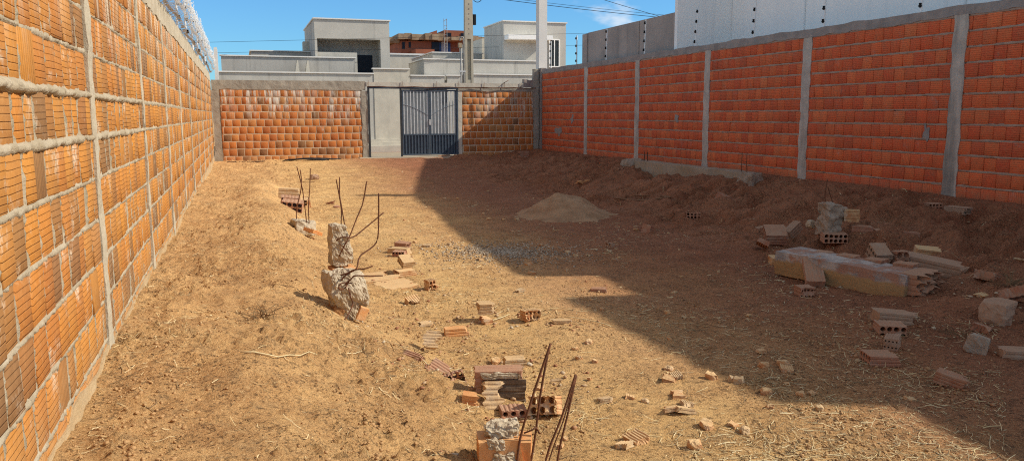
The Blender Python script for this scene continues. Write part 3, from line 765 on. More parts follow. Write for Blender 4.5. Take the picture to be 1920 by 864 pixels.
tag(ml.build('lattice_mast', M['conduit'], loc=(15.06, 59.2, 4.5)), 'thin lattice hoist mast standing in front of the distant brick building', 'mast')

# ================================================================== POWER POLE
PP = thing('power_pole', 'tall concrete power pole with recessed lower shaft beyond the back wall', 'pole', (7.41, 26, .1))
PC = M['pole_concrete']
MB().box(7.27, 7.345, 25.95, 26.12, .1, 3.99).box(7.475, 7.55, 25.95, 26.12, .1, 3.99).build('flange', PC, PP)
MB().box(7.347, 7.473, 26.03, 26.10, .1, 3.99).box(7.347, 7.473, 25.96, 26.03, 2.55, 2.66).build('web', PC, PP)
v = [(7.27, 25.95, 3.992), (7.55, 25.95, 3.992), (7.55, 26.12, 3.992), (7.27, 26.12, 3.992), (7.30, 25.96, 7.6), (7.52, 25.96, 7.6), (7.52, 26.11, 7.6), (7.30, 26.11, 7.6)]
MB().add(v, [(3, 2, 1, 0), (4, 5, 6, 7), (0, 1, 5, 4), (1, 2, 6, 5), (2, 3, 7, 6), (3, 0, 4, 7)]).build('shaft', PC, PP)
hm = MB()
for k in range(16): hm.box(7.40, 7.425, 25.945, 25.956, 4.15 + k * .16, 4.185 + k * .16)
hm.build('step_holes', M['conduit'], PP)
jb = MB().box(7.555, 7.66, 25.96, 26.08, 4.46, 4.80).box(7.57, 7.645, 25.95, 25.958, 4.49, 4.77); jb.build('junction_box', M['black_box'], PP)
lpw = MB().tube([(7.55 + .17 + .16 * math.cos(2 * math.pi * k / 24), 26, 5.36 + .16 * math.sin(2 * math.pi * k / 24)) for k in range(25)], .012, 5)
lpw.build('cable_loop', M['cable'], PP, smooth=True)
cd = thing('meter_conduit', 'pair of grey conduits with curved top beside the power pole', 'conduit', (7.14, 25.9, .1))
MB().tube([(7.11, 25.9, .1), (7.11, 25.9, 3.75)], .028, 8).build('pipe', M['conduit'], cd, smooth=True)
MB().tube([(7.20, 25.9, .1), (7.20, 25.9, 3.98)] + [(7.14 + .06 * math.cos(a), 25.9, 3.98 + .07 * math.sin(a)) for a in np.linspace(.1, math.pi, 7)] + [(7.08, 25.9, 3.92)], .024, 8).build('pipe', M['conduit'], cd, smooth=True)
MB().box(7.06, 7.25, 25.87, 25.93, 2.9, 2.95).build('clamp', M['galv'], cd)
MB().box(7.02, 7.14, 25.84, 25.96, 3.70, 3.85).build('cap', M['far_slab'], cd)

def cable(pts, label, r=.008):
    o = MB().tube(pts, r, 5).build('power_cable', M['cable'], loc=pts[0], smooth=True)
    tag(o, label, 'cable', 'overhead power cables')
def sag(a, b, s, n=24):
    a = Vector(a); b = Vector(b)
    return [tuple(a.lerp(b, k / n) - Vector((0, 0, s * 4 * (k / n) * (1 - k / n)))) for k in range(n + 1)]
cable(sag((-30, 25, 4.6), (7.42, 26.2, 5.75), .55), 'highest overhead cable crossing the sky left of the pole')
cable(sag((-14, 30, 3.35), (16, 31, 4.95), .0), 'upper of two thin distant cables above the left wall end', .006)
cable(sag((-14, 31, 3.15), (16, 33, 4.6), .0), 'lower of two thin distant cables above the left wall end', .006)
cable(sag((7.42, 26.0, 5.42), (26, 25.2, 4.70), .25), 'long overhead cable passing behind the white corner post to the right', .010)
cable(sag((7.42, 26.1, 5.50), (26, 26, 4.9), .22), 'thin overhead cable just above the long one right of the pole', .006)
cable(sag((7.42, 25.9, 6.7), (17, 25.9, 4.5), .12), 'steeper overhead cable dropping to the right toward the grey wall', .009)
def mat_crumb():
    t = NT('crumb'); at = t.n('Attribute', {'attribute_name': 'bk'}).outputs[0]
    sep = t.n('SeparateColor', None, Color=at)
    return t.out(t.ramp(sep.outputs[0], [(0, (.30, .13, .07)), (.45, (.42, .22, .11)), (.75, (.46, .31, .18)), (1, (.52, .43, .31))]), None, .9)
M['crumb'] = mat_crumb()
M['twig'] = mat_plain('twig', (.26, .17, .085), (.12, .075, .04), 9, .9)
# ================================================================== RUBBLE
def bevel_noise_rough(bm, amp, fr, seed):
    for v in bm.verts:
        p = v.co
        v.co = p + Vector((mnoise.noise(p * fr + Vector((seed, 0, 0))), mnoise.noise(p * fr + Vector((0, seed, 3))), mnoise.noise(p * fr + Vector((5, 0, seed))))) * amp
def brick_mesh(L, W, H, nh=4, nl=2, groove=True, brk=0., seed=0, brk2=0.):
    """hollow clay brick: grooved outline with round holes through its length; broken ends are jagged"""
    rg = random.Random(seed); bm = bmesh.new()
    pts = []
    def side(a, b, n):
        a = Vector(a); b = Vector(b); d = b - a; nrm = Vector((-d.y, d.x)).normalized()
        pts.append(a)
        if groove:
            for k in range(n):
                t0 = (k + .72) / (n + .45); t1 = (k + .86) / (n + .45)
                pts.append(a + d * (t0 - .05)); pts.append(a + d * t0 + nrm * .0035); pts.append(a + d * t1 + nrm * .0035); pts.append(a + d * (t1 + .05))
    w, h = W / 2, H / 2
    side((-w, -h), (w, -h), 5); side((w, -h), (w, h), 3 if H > .06 else 1); side((w, h), (-w, h), 5); side((-w, h), (-w, -h), 3 if H > .06 else 1)
    nseg = 10
    loops = [pts]
    if nh:
        r = min(W / nh, H / nl) * .5 - .0045
        for i in range(nh):
            for j in range(nl):
                cx = -w + W * (i + .5) / nh; cy = -h + H * (j + .5) / nl
                loops.append([Vector((cx + r * math.cos(2 * math.pi * k / nseg), cy + r * math.sin(2 * math.pi * k / nseg))) for k in range(nseg)])
    edges = []
    for lp_ in loops:
        vs = [bm.verts.new((-L / 2, p.x, p.y)) for p in lp_]
        edges += [bm.edges.new((vs[k], vs[(k + 1) % len(vs)])) for k in range(len(vs))]
    bmesh.ops.triangle_fill(bm, use_beauty=True, use_dissolve=False, edges=edges)
    faces = list(bm.faces)
    ns = 3; cur = faces
    for s_ in range(ns):
        ret = bmesh.ops.extrude_face_region(bm, geom=cur)
        vs = [e for e in ret['geom'] if isinstance(e, bmesh.types.BMVert)]
        nf = [e for e in ret['geom'] if isinstance(e, bmesh.types.BMFace)]
        for v in vs: v.co.x += L / ns
        if s_: bmesh.ops.delete(bm, geom=[f for f in cur if f.is_valid], context='FACES_ONLY')
        cur = nf
    for v in bm.verts:
        if v.co.x > L / 2 - 1e-4 and brk: v.co.x -= brk * (.5 + .9 * mnoise.noise((v.co.y * 22 + seed, v.co.z * 22, seed * .7)) + rg.uniform(-.15, .15))
        if v.co.x < -L / 2 + 1e-4 and brk2: v.co.x += brk2 * (.5 + .9 * mnoise.noise((v.co.y * 22 + seed + 9, v.co.z * 22, seed * .3)) + rg.uniform(-.15, .15))
    bevel_noise_rough(bm, .0035, 11, seed); bevel_noise_rough(bm, .0025, 45, seed + 3)
    bmesh.ops.recalc_face_normals(bm, faces=bm.faces)
    me = bpy.data.meshes.new('brick'); bm.to_mesh(me); bm.free()
    return me
def rock_mesh(dims, seed, boxy=.6, amp=.18, cuts=12, shape=None, fine=.05, planes=True):
    """irregular lump: rounded box, then relief along the surface normal in real-world sizes"""
    bm = bmesh.new(); bmesh.ops.create_cube(bm, size=2)
    bmesh.ops.subdivide_edges(bm, edges=bm.edges[:], cuts=cuts, use_grid_fill=True)
    sz = min(dims)
    for v in bm.verts:
        p = v.co; s = p.normalized(); p = s.lerp(p, boxy)
        x, y_, z = p.x * dims[0] / 2, p.y * dims[1] / 2, p.z * dims[2] / 2
        if shape: x, y_, z = shape(x, y_, z)
        v.co = (x, y_, z)
    if boxy < .95 and planes:
        rg_ = random.Random(seed * 13 + 1); D = Vector(dims) * .5
        for k in range(9):
            nrm = Vector((rg_.uniform(-1, 1), rg_.uniform(-1, 1), rg_.uniform(-1, 1))).normalized()
            ext = max(v.co.dot(nrm) for v in bm.verts) * rg_.uniform(.66, .9)
            for v in bm.verts:
                q = v.co.dot(nrm)
                if q > ext: v.co = v.co - nrm * (q - ext) * .93
    bm.normal_update()
    off = Vector((seed * 3.7, seed * 1.3, -seed))
    new = []
    for v in bm.verts:
        q = v.co / sz
        d = amp * .5 * mnoise.noise(q * 1.6 + off) + amp * .4 * mnoise.noise(q * 3.7 - off)
        w = v.co * 26 + off
        d = d * sz + fine * (.06 * mnoise.noise(w) + .06 * mnoise.noise(w * 2.3) + .055 * mnoise.noise(w * 4.6))
        new.append(v.co + v.normal * d)
    for v, c in zip(bm.verts, new): v.co = c
    me = bpy.data.meshes.new('chunk'); bm.to_mesh(me); bm.free()
    return me
def place(name, me, mat, loc, rot, label, cat, group=None, parent=None):
    me.name = name
    o = bpy.data.objects.new(name, me); COL.objects.link(o); me.materials.clear(); me.materials.append(mat)
    o.location = loc; o.rotation_euler = tuple(R(a) for a in rot)
    if parent: o.parent = parent
    else: tag(o, label, cat, group)
    return o
SEED = [10]; SCL = [1.]; SNK = [0.]
def brick(x, y, label, L=.19, W=.19, H=.09, rot=(0, 0, 0), mat='debris', brk=.0, brk2=0., dz=0., nh=4, nl=2, cat='brick', name='hollow_brick', group=None):
    SEED[0] += 1
    L *= SCL[0]; W *= SCL[0]; H *= SCL[0]; brk = brk * SCL[0] + .012
    me = brick_mesh(L, W, H, nh, nl, True, brk, SEED[0], brk2)
    rx, ry = R(rot[0]), R(rot[1])
    half = abs(math.cos(rx) * math.cos(ry)) * H / 2 + abs(math.sin(rx)) * W / 2 + abs(math.sin(ry)) * L / 2
    return place(name, me, M[mat], (x, y, gz(x, y) + half * .86 - .016 - SNK[0] + dz), rot, label, cat, group)
def shard(x, y, label, L=.13, W=.09, H=.022, rot=(0, 0, 0), mat='debris_pale', dz=0., cat='brick shard', group=None):
    return brick(x, y, label, L, W, H, rot, mat, L * .35, L * .3, dz, 0, 0, cat, 'brick_shard', group)
def chunk(x, y, label, dims, seed, rot=(0, 0, 0), mat='rubble', boxy=.6, dz=0., cat='rubble', name='rubble_chunk', group=None, cuts=10):
    return place(name, rock_mesh(dims, seed, boxy, cuts=cuts), M[mat], (x, y, gz(x, y) + dims[2] * .32 + dz), rot, label, cat, group)

# ---- row of broken foundation stubs with rebar on the left bank
def rebar(parent, pts, r=.006, name='rebar'):
    P = [Vector(p) for p in pts]; out = []
    for i in range(len(P) - 1):           # smooth polyline
        p0 = P[max(i - 1, 0)]; p1 = P[i]; p2 = P[i + 1]; p3 = P[min(i + 2, len(P) - 1)]
        for k in range(5):
            t = k / 5
            out.append(.5 * ((2 * p1) + (p2 - p0) * t + (2 * p0 - 5 * p1 + 4 * p2 - p3) * t * t + (3 * p1 - p0 - 3 * p2 + p3) * t ** 3))
    out.append(P[-1])
    return MB().tube(out, r, 6).build(name, M['rust'], parent, smooth=True)
def child(name, me, mat, wloc, rot, parent):
    o = place(name, me, mat, (0, 0, 0), rot, None, None, None, parent)
    o.location = Vector(wloc) - org(parent); return o

A = thing('broken_column', 'nearest broken brick column stub with white mortar and leaning rusty bars', 'column stub', (1.03, 3.08, .0))
child('mortar_cap', rock_mesh((.17, .12, .05), 41, .85, .3, 18, fine=.12), M['rubble'], (1.0, 3.09, .160), (0, 0, -10), A)
child('brick_course', brick_mesh(.19, .13, .105, 0, 0, False, .03, 77), M['debris_hot'], (.995, 3.07, .085), (0, 0, -12), A)
child('mortar_face', rock_mesh((.13, .03, .075), 48, .6, .5, 14, fine=.12), M['rubble'], (1.0, 3.004, .05), (0, 0, -10), A)
child('mortar_face', rock_mesh((.10, .025, .05), 49, .6, .5, 14, fine=.12), M['rubble'], (.96, 3.01, .125), (0, 10, -10), A)
child('brick_course', brick_mesh(.10, .13, .14, 0, 0, False, .06, 78, .03), M['debris_hot'], (1.11, 3.05, .055), (0, 0, -20), A)
rebar(A, [(1.04, 2.985, .0), (1.06, 2.99, .15), (1.12, 2.99, .34), (1.20, 3.0, .545)], .0052)
rebar(A, [(1.10, 3.0, -.03), (1.13, 3.0, .14), (1.155, 3.0, .33), (1.20, 3.02, .52)], .005)
rebar(A, [(1.08, 3.0, .165), (1.11, 2.985, .18), (1.13, 2.99, .185), (1.15, 3.0, .155)], .004)
A2 = thing('rebar_pair', 'pair of rusty bars leaning together out of the soil right of the nearest stub', 'rebar', (1.18, 3.0, 0))
rebar(A2, [(1.15, 2.98, -.05), (1.19, 2.99, .08), (1.255, 3.0, .22), (1.325, 3.02, .39)], .005)
rebar(A2, [(1.215, 2.98, -.05), (1.24, 2.99, .08), (1.28, 3.0, .22), (1.328, 3.02, .385)], .005)
rebar(A2, [(1.165, 2.985, -.04), (1.21, 2.99, .085), (1.265, 3.0, .21), (1.32, 3.015, .37)], .003, 'tie_wire')

def egg(x, y_, z):
    t = (z / .40) + .5
    k = .40 + .60 * min(1, max(0, t) / .6) ** .8
    return (x * k + .055 * (1 - t), y_ * k, z)
B = thing('broken_column', 'egg-shaped broken concrete column stub with curled bars at the foot of the left bank', 'column stub', (.65, 5.4, .03))
child('concrete_lump', rock_mesh((.28, .26, .46), 52, .5, .22, 26, egg, fine=.13, planes=False), M['rubble'], (.625, 5.42, .235), (0, 2, 8), B)
child('shaded_soil_face', rock_mesh((.12, .2, .2), 57, .5, .2, 14, fine=.06), mat_plain('shaded_soil_face', (.36, .19, .08), (.26, .13, .055), 14, .95, 0, .006), (.585, 5.42, .17), (0, 16, 8), B)  # brown lump puts soil colour and shade on the stub's left face
child('brick_piece', brick_mesh(.12, .03, .06, 0, 0, False, .03, 53, .03), M['debris_hot'], (.735, 5.285, .165), (0, -62, 10), B)
rebar(B, [(.60, 5.3, .40), (.64, 5.3, .44), (.68, 5.25, .475), (.75, 5.2, .49), (.80, 5.2, .505)], .005)
rebar(B, [(.62, 5.3, .36), (.655, 5.22, .42), (.68, 5.18, .45), (.76, 5.17, .445), (.86, 5.17, .44)], .005)
rebar(B, [(.655, 5.3, .40), (.62, 5.22, .37), (.58, 5.20, .36), (.575, 5.2, .39), (.61, 5.2, .405), (.66, 5.2, .395)], .005)
rebar(B, [(.64, 5.24, .36), (.65, 5.22, .30), (.66, 5.21, .25), (.60, 5.15, .17), (.50, 5.1, .10)], .005)
rebar(B, [(.60, 5.33, .43), (.70, 5.3, .47), (.74, 5.35, .55), (.86, 5.4, .63), (.88, 5.4, .80), (.885, 5.4, .97)], .0052)
C = thing('broken_column', 'upright pale concrete column stub on a clay slab with tall thin bars', 'column stub', (.80, 6.9, .05))
def wedge(x, y_, z):
    t = z / .36 + .5
    return (x * (1.0 - .42 * max(0, t)) - .025 * max(0, t), y_, z)
child('concrete_lump', rock_mesh((.215, .2, .36), 62, .82, .2, 22, wedge, fine=.12, planes=False), M['rubble'], (.79, 6.92, .385), (0, 0, 5), C)
child('clay_slab', brick_mesh(.21, .24, .055, 0, 0, True, .01, 63), M['debris_hot'], (.80, 6.88, .165), (0, 0, 8), C)
child('soil_base', rock_mesh((.22, .24, .2), 64, .8, .15, 10), mat_plain('soil_base', (.34, .2, .09), (.25, .14, .06), 14, .95), (.79, 6.92, .06), (0, 0, 5), C)
rebar(C, [(.80, 6.95, .52), (.81, 6.95, .66), (.80, 6.95, .78), (.775, 6.95, .95)], .005)
rebar(C, [(.84, 6.95, .50), (.815, 6.95, .70), (.80, 6.95, .82), (.805, 6.95, .97)], .005)
rebar(C, [(.76, 6.8, .30), (.82, 6.78, .42), (.86, 6.8, .48), (.92, 6.85, .60), (.99, 6.9, .74), (1.03, 6.9, .93)], .006)
rebar(C, [(.74, 6.8, .44), (.80, 6.78, .47), (.88, 6.8, .46), (1.0, 6.85, .53), (1.17, 6.9, .65)], .006)
rebar(C, [(.76, 6.79, .42), (.83, 6.78, .34), (.87, 6.79, .30)], .004)
D = thing('broken_column', 'low sunken concrete stub under three thin upright bars, farther up the left bank', 'column stub', (.70, 9.6, .2))
child('concrete_lump', rock_mesh((.30, .34, .18), 72, .6, .2, 12, fine=.06), M['rubble'], (.66, 9.7, .17), (0, 10, 20), D)
child('brick_piece', brick_mesh(.2, .14, .04, 0, 0, True, .05, 73), M['debris_hot'], (.76, 9.35, .16), (10, 20, 50), D)
rebar(D, [(.60, 9.7, .2), (.605, 9.7, .38), (.66, 9.7, .60), (.675, 9.7, .74), (.665, 9.7, .86)], .006)
rebar(D, [(.71, 9.6, .15), (.70, 9.6, .35), (.68, 9.65, .62), (.655, 9.65, .76), (.625, 9.65, .90)], .006)
rebar(D, [(.74, 9.6, .12), (.735, 9.6, .4), (.76, 9.6, .65), (.775, 9.6, .88)], .006)
rebar(D, [(.68, 9.63, .72), (.74, 9.62, .715), (.82, 9.6, .72)], .003, 'tie_wire')
# brick heap behind it
brick(.74, 13.6, 'pale mortar-covered brick on top of the far heap on the left bank', .34, .2, .2, (0, 4, -6), 'debris_pale', .03, 0, .02, 4, 2)
brick(.86, 12.9, 'broken brick with open holes in the middle of the far heap', .19, .24, .1, (0, 8, -95), 'debris', .04, 0, .06)
brick(.66, 11.9, 'upper brick end showing a row of dark holes beside the thin bars', .22, .26, .11, (6, -6, 84), 'debris_red', .02, .0, .12)
brick(.66, 11.4, 'lower brick end showing two rows of dark holes beside the thin bars', .22, .28, .14, (8, -8, 80), 'debris_red', .02, .0, .04)
brick(.98, 13.2, 'brick on edge with small holes at the right of the far heap', .2, .2, .09, (0, 80, 10), 'debris', .03, 0, -.03)

# ---- sunlit bricks on the floor of the lot
SCL[0] = .78
brick(1.56, 8.25, 'dark-ended broken brick left of the pale block beyond the upright stub', .15, .17, .10, (0, 0, 62), 'debris_red', .03)
brick(1.60, 8.45, 'long pale block lying beyond the upright concrete stub', .33, .16, .10, (0, 0, -38), 'debris_pale', .02, .02, 0, 0, 0)
brick(1.72, 8.85, 'reddish brick with holes just behind the long pale block', .22, .19, .09, (0, 4, -30), 'debris_red', .03)
shard(1.98, 8.75, 'flat pale brick piece lying alone right of the long pale block', .2, .12, .05, (0, 0, -25))
brick(1.46, 7.35, 'ribbed broken brick leaning on another beside the half-buried brick paving', .18, .17, .09, (25, 0, 15), 'debris_pale', .05, 0, .07)
brick(1.42, 7.25, 'lower brick under the leaning ribbed one beside the half-buried brick paving', .24, .19, .085, (0, 0, 12), 'debris', .03)
brick(1.50, 6.55, 'small brick standing on end with two dark holes, casting a long shadow', .12, .10, .15, (0, 0, -75), 'debris', .02, 0, 0, 2, 3)
brick(1.25, 6.1, 'broken brick end with dark hollows half buried in straw', .12, .13, .09, (10, 25, -70), 'debris', .04, 0, -.03, 3, 2)
brick(1.66, 5.45, 'pale ribbed brick balanced on a smaller piece in the open', .16, .13, .10, (4, 0, -12), 'debris_pale', .03, .02, .07)
shard(1.64, 5.36, 'tilted brick piece propping up the pale ribbed brick', .15, .12, .05, (8, 12, 20), 'debris')
brick(1.95, 5.27, 'half brick with three dark holes facing the camera in the open', .13, .16, .10, (0, -4, -78), 'debris', .03, 0, .02, 4, 2)
shard(2.14, 5.12, 'pale flat block in the sun near the shadow edge', .21, .09, .06, (0, 0, -18))
brick(1.36, 5.18, 'orange brick lying on its side with dark left end', .20, .10, .09, (0, 0, -8), 'debris_hot', .01, 0, 0, 0, 0)
shard(1.22, 5.48, 'thin pale slab behind the orange brick on its side', .2, .11, .045, (0, 0, 8))
shard(1.10, 4.80, 'pale ribbed brick face leaning on the bank', .19, .17, .03, (35, 0, -28), 'debris_pale', .06)
brick(1.01, 4.28, 'dark red broken brick sticking out of the bank', .2, .15, .09, (12, 20, -50), 'debris_red', .05, .04, -.055)
brick(1.05, 4.08, 'broken brick end with round holes in the bank left of the big block', .15, .17, .09, (15, -12, -100), 'debris_red', .06, 0, -.045)
shard(.90, 4.45, 'ribbed red brick face half buried up the bank', .18, .10, .03, (30, 10, -45), 'debris_red', -.025)
# near cluster
SCL[0] = .97
bigb = brick(1.24, 3.83, 'large weathered hollow block standing on edge with mortar along its top', .275, .115, .18, (0, 0, -15), 'debris_red', .01, .01, -.01, 0, 0)
mt = place('mortar_band', rock_mesh((.25, .022, .032), 83, .9, .2, 12, fine=.1), M['rubble'], (.0, -.056, .066), (0, 0, 0), None, None, None, bigb)
place('dark_side', brick_mesh(.235, .012, .125, 0, 0, True, .01, 85, .01), mat_plain('dark_clay', (.12, .085, .06), (.19, .135, .09), 20, .95, 0, .003), (.02, -.060, -.02), (0, 0, 0), None, None, None, bigb)  # thin darker clay plate on the block's front
brick(1.50, 4.33, 'pale mortar-coated half brick behind the large weathered block', .15, .09, .075, (0, 0, -10), 'debris_pale', .02, .02, .01, 0, 0)
shard(1.165, 3.70, 'pale ribbed brick face leaning against the large weathered block', .15, .15, .025, (58, 0, -12), 'debris_pale', .01)
brick(1.24, 3.62, 'dark broken brick end with holes at the foot of the leaning face', .12, .13, .075, (0, 0, 80), 'debris_red', .04, 0, -.01, 3, 2)
brick(1.06, 3.72, 'orange brick corner left of the leaning ribbed face', .11, .07, .06, (0, 8, -20), 'debris_hot', .05, 0, .0, 0, 0)
brick(1.385, 3.54, 'half brick with large round holes behind the leaning bars', .13, .15, .095, (10, -20, -130), 'debris', .03, 0, .005, 3, 2)
shard(1.64, 4.03, 'small pale pointed shard right of the leaning bars', .09, .05, .02, (0, -10, -20))
# lying brick paving remains
SCL[0] = .93
pv = thing('brick_paving_slab', 'half-buried flat slab of sandy orange bricks beside the egg-shaped stub', 'brick slab', (1.22, 7.0, 0))
for k, (dx, dy, l) in enumerate([(-.12, .30, .36), (-.06, .10, .42), (.0, -.10, .42), (.03, -.29, .36)]):
    child('brick_row', brick_mesh(l * .9, .165, .05, 0, 0, True, .08, 90 + k, .08), M['debris'], (1.22 + dx, 7.0 + dy, -.004), (3, -4, -6 + 3 * k), pv)

# ---- red and pale debris on the shaded side
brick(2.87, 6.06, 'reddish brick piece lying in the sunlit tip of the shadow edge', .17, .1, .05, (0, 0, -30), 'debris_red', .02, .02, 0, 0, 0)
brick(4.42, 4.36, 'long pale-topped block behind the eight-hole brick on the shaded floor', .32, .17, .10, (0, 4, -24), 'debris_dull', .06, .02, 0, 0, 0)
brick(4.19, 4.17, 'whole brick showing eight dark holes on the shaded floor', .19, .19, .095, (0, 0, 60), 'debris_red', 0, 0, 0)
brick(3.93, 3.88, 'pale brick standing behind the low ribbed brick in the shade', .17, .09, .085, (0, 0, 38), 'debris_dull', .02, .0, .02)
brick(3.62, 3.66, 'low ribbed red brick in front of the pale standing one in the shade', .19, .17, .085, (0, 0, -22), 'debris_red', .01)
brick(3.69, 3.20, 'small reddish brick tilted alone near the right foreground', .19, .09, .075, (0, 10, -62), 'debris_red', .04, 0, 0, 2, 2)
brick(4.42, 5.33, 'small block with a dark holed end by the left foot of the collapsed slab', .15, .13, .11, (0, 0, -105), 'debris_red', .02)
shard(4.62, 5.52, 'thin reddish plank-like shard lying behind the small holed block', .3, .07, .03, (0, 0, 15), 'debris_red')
cs = thing('collapsed_slab', 'long collapsed wall piece with grey plaster top and yellow lower face in the shade', 'wall piece', (5.05, 5.55, .0))
def raggx(x, y_, z): return (x, y_ + .02 * mnoise.noise((x * 4, 3, z * 5)), z + .014 * mnoise.noise((x * 5, y_ * 5, 0)))
bd = rock_mesh((1.24, .40, .22), 91, .97, .035, 22, raggx, fine=.02)
ang = math.degrees(math.atan2(4.98 - 6.06, 5.16 - 4.82))
o_ = child('plaster_body', bd, M['slab'], (5.06, 5.55, .105), (0, 2, ang), cs)
child('brick_end', brick_mesh(.24, .38, .17, 6, 3, True, .13, 92), M['debris_red'], (5.29, 4.95, .12), (0, 0, ang), cs)
for k in range(4):
    child('top_brick', brick_mesh(.17, .14, .035, 0, 0, True, .02, 130 + k), M['debris_red'], (5.02 + .09 * k + .08, 5.93 - .24 * k, .213), (0, 0, ang + 2 * k), cs)
brick(4.78, 5.66, 'flat brick leaning diagonally against the collapsed slab', .36, .17, .075, (0, -33, 60), 'debris_red', .01, .01, .03, 0, 0)
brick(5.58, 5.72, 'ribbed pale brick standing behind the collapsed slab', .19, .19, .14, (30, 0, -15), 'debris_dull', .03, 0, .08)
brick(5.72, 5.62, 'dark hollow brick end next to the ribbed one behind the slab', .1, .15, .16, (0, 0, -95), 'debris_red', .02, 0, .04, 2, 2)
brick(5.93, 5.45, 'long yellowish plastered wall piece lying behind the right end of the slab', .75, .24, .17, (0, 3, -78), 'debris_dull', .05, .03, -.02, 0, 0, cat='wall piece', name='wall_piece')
brick(6.30, 5.86, 'orange brick resting on the soil above the yellowish wall piece', .25, .19, .12, (6, 4, -35), 'debris', .02, .01, 0, 0, 0)
SNK[0] = .02
# stub of the old wall in the right bank
se = thing('wall_stub', 'crumbling wall stub with pale mortar column rising from the shaded bank', 'wall stub', (6.0, 6.9, .1))
child('mortar_column', rock_mesh((.20, .2, .36), 101, .8, .3, 18, fine=.14, planes=False), M['rubble_shade_dusty'], (6.02, 6.92, .36), (0, 4, 0), se)
child('broken_brick', brick_mesh(.2, .24, .1, 5, 2, True, .03, 102), M['debris_red'], (5.97, 6.78, .19), (0, 0, 62), se)
for k, (x, y_, z, l) in enumerate([(6.22, 6.82, .44, .16), (6.30, 6.75, .27, .22), (6.50, 6.62, .235, .22), (6.70, 6.5, .22, .2), (6.42, 6.6, .14, .3), (6.70, 6.42, .12, .3)]):
    child('wall_brick', brick_mesh(l, .12, .13, 0, 0, True, .01, 110 + k), M['debris' if k < 1 else 'debris_red'], (x, y_, z - .03), (4 * (k % 3) - 4, 3 * (k % 2), -32 + 5 * (k % 3)), se)
rebar(se, [(6.0, 6.95, .5), (5.97, 6.95, .62), (5.99, 6.95, .8)], .005)
rebar(se, [(6.1, 6.95, .5), (6.06, 6.95, .58), (6.0, 6.95, .72)], .005)
chunk(6.30, 7.05, 'grey concrete lump on top of the crumbling wall stub', (.16, .14, .14), 3, mat='rubble_shade_dusty', dz=.14)
chunk(6.02, 7.2, 'small pale stone at the upper left of the wall stub', (.10, .09, .10), 4, dz=.18)
brick(5.72, 7.42, 'big ribbed red brick tilted on the slope left of the wall stub', .27, .27, .13, (22, 0, -28), 'debris_red', .02, 0, .05)
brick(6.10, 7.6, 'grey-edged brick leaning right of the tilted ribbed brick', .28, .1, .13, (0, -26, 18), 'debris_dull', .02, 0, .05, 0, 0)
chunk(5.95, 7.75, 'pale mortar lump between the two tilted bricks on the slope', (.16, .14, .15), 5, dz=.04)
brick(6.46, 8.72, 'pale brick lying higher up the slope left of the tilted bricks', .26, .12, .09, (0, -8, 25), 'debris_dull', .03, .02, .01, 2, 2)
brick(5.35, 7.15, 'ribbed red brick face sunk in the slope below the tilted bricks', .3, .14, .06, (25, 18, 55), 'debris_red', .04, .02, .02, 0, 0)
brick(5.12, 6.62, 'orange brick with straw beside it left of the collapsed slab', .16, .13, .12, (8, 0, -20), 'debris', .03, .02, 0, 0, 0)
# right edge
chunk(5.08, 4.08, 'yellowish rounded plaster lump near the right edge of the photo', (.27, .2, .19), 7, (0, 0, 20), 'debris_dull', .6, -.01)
chunk(4.40, 3.66, 'grey angular concrete lump left of the brick row at the right edge', (.14, .13, .12), 9, (12, 8, 38), 'rubble_shade_dusty', .93)
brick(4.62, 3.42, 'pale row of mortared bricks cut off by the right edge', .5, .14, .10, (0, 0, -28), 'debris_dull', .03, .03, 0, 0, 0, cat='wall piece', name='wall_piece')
brick(5.46, 4.22, 'large ribbed red brick tilted at the right edge', .26, .24, .08, (-24, 10, 22), 'debris_red', .04, .02, .03, 0, 0)
shard(5.50, 4.55, 'pinkish flat piece above the ribbed brick at the right edge', .22, .1, .06, (0, 0, 12), 'debris')
shard(4.82, 3.98, 'red broken brick shards heaped between the two lumps at the right', .16, .12, .06, (12, 10, 30), 'debris_red')
brick(5.80, 4.78, 'dull red brick lying among twigs on the right slope', .24, .17, .08, (4, 14, 25), 'debris_red', .05, .03, .0, 0, 0)
shard(6.4, 4.95, 'pale stone flake on the upper right slope', .16, .1, .04, (0, 0, 10))
brick(6.15, 9.85, 'broken brick with dark holes lying on the bare slope', .17, .22, .1, (0, 6, 62), 'debris_red', .03)
shard(6.42, 9.95, 'pale flake right of the holed brick on the bare slope', .2, .12, .04, (0, 0, 0))
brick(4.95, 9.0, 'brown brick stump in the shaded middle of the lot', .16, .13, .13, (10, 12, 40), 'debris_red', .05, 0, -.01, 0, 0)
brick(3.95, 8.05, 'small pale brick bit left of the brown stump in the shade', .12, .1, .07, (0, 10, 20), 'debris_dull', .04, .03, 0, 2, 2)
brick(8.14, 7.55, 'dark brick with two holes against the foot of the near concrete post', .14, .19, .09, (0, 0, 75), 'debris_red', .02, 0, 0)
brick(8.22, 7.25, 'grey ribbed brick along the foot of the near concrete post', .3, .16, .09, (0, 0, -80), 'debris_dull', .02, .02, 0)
brick(7.98, 22.2, 'dark hollow brick at the foot of the back wall near the right corner', .3, .2, .19, (0, 0, 0), 'debris_red', .0, 0, 0, 2, 1)
shard(6.8, 15.2, 'flat red shard on the far shaded bank', .5, .16, .06, (0, 0, 30), 'debris_hot')
brick(7.15, 10.6, 'dark clod-covered brick high on the middle of the bank', .2, .2, .14, (20, 10, 20), 'debris_red', .05, 0, 0, 0, 0)
shard(1.40, 13.6, 'small dark shard lying left of the thin pole shadow', .22, .08, .05, (0, -15, -30), 'debris_red')
shard(1.46, 13.1, 'small dark brick bit right of the dark shard on the sunny floor', .12, .1, .07, (10, 0, 20), 'debris_red')
chunk(1.55, 18.1, 'small pale clod on the sunny ground before the back wall', (.2, .18, .14), 12, mat='debris_dull')

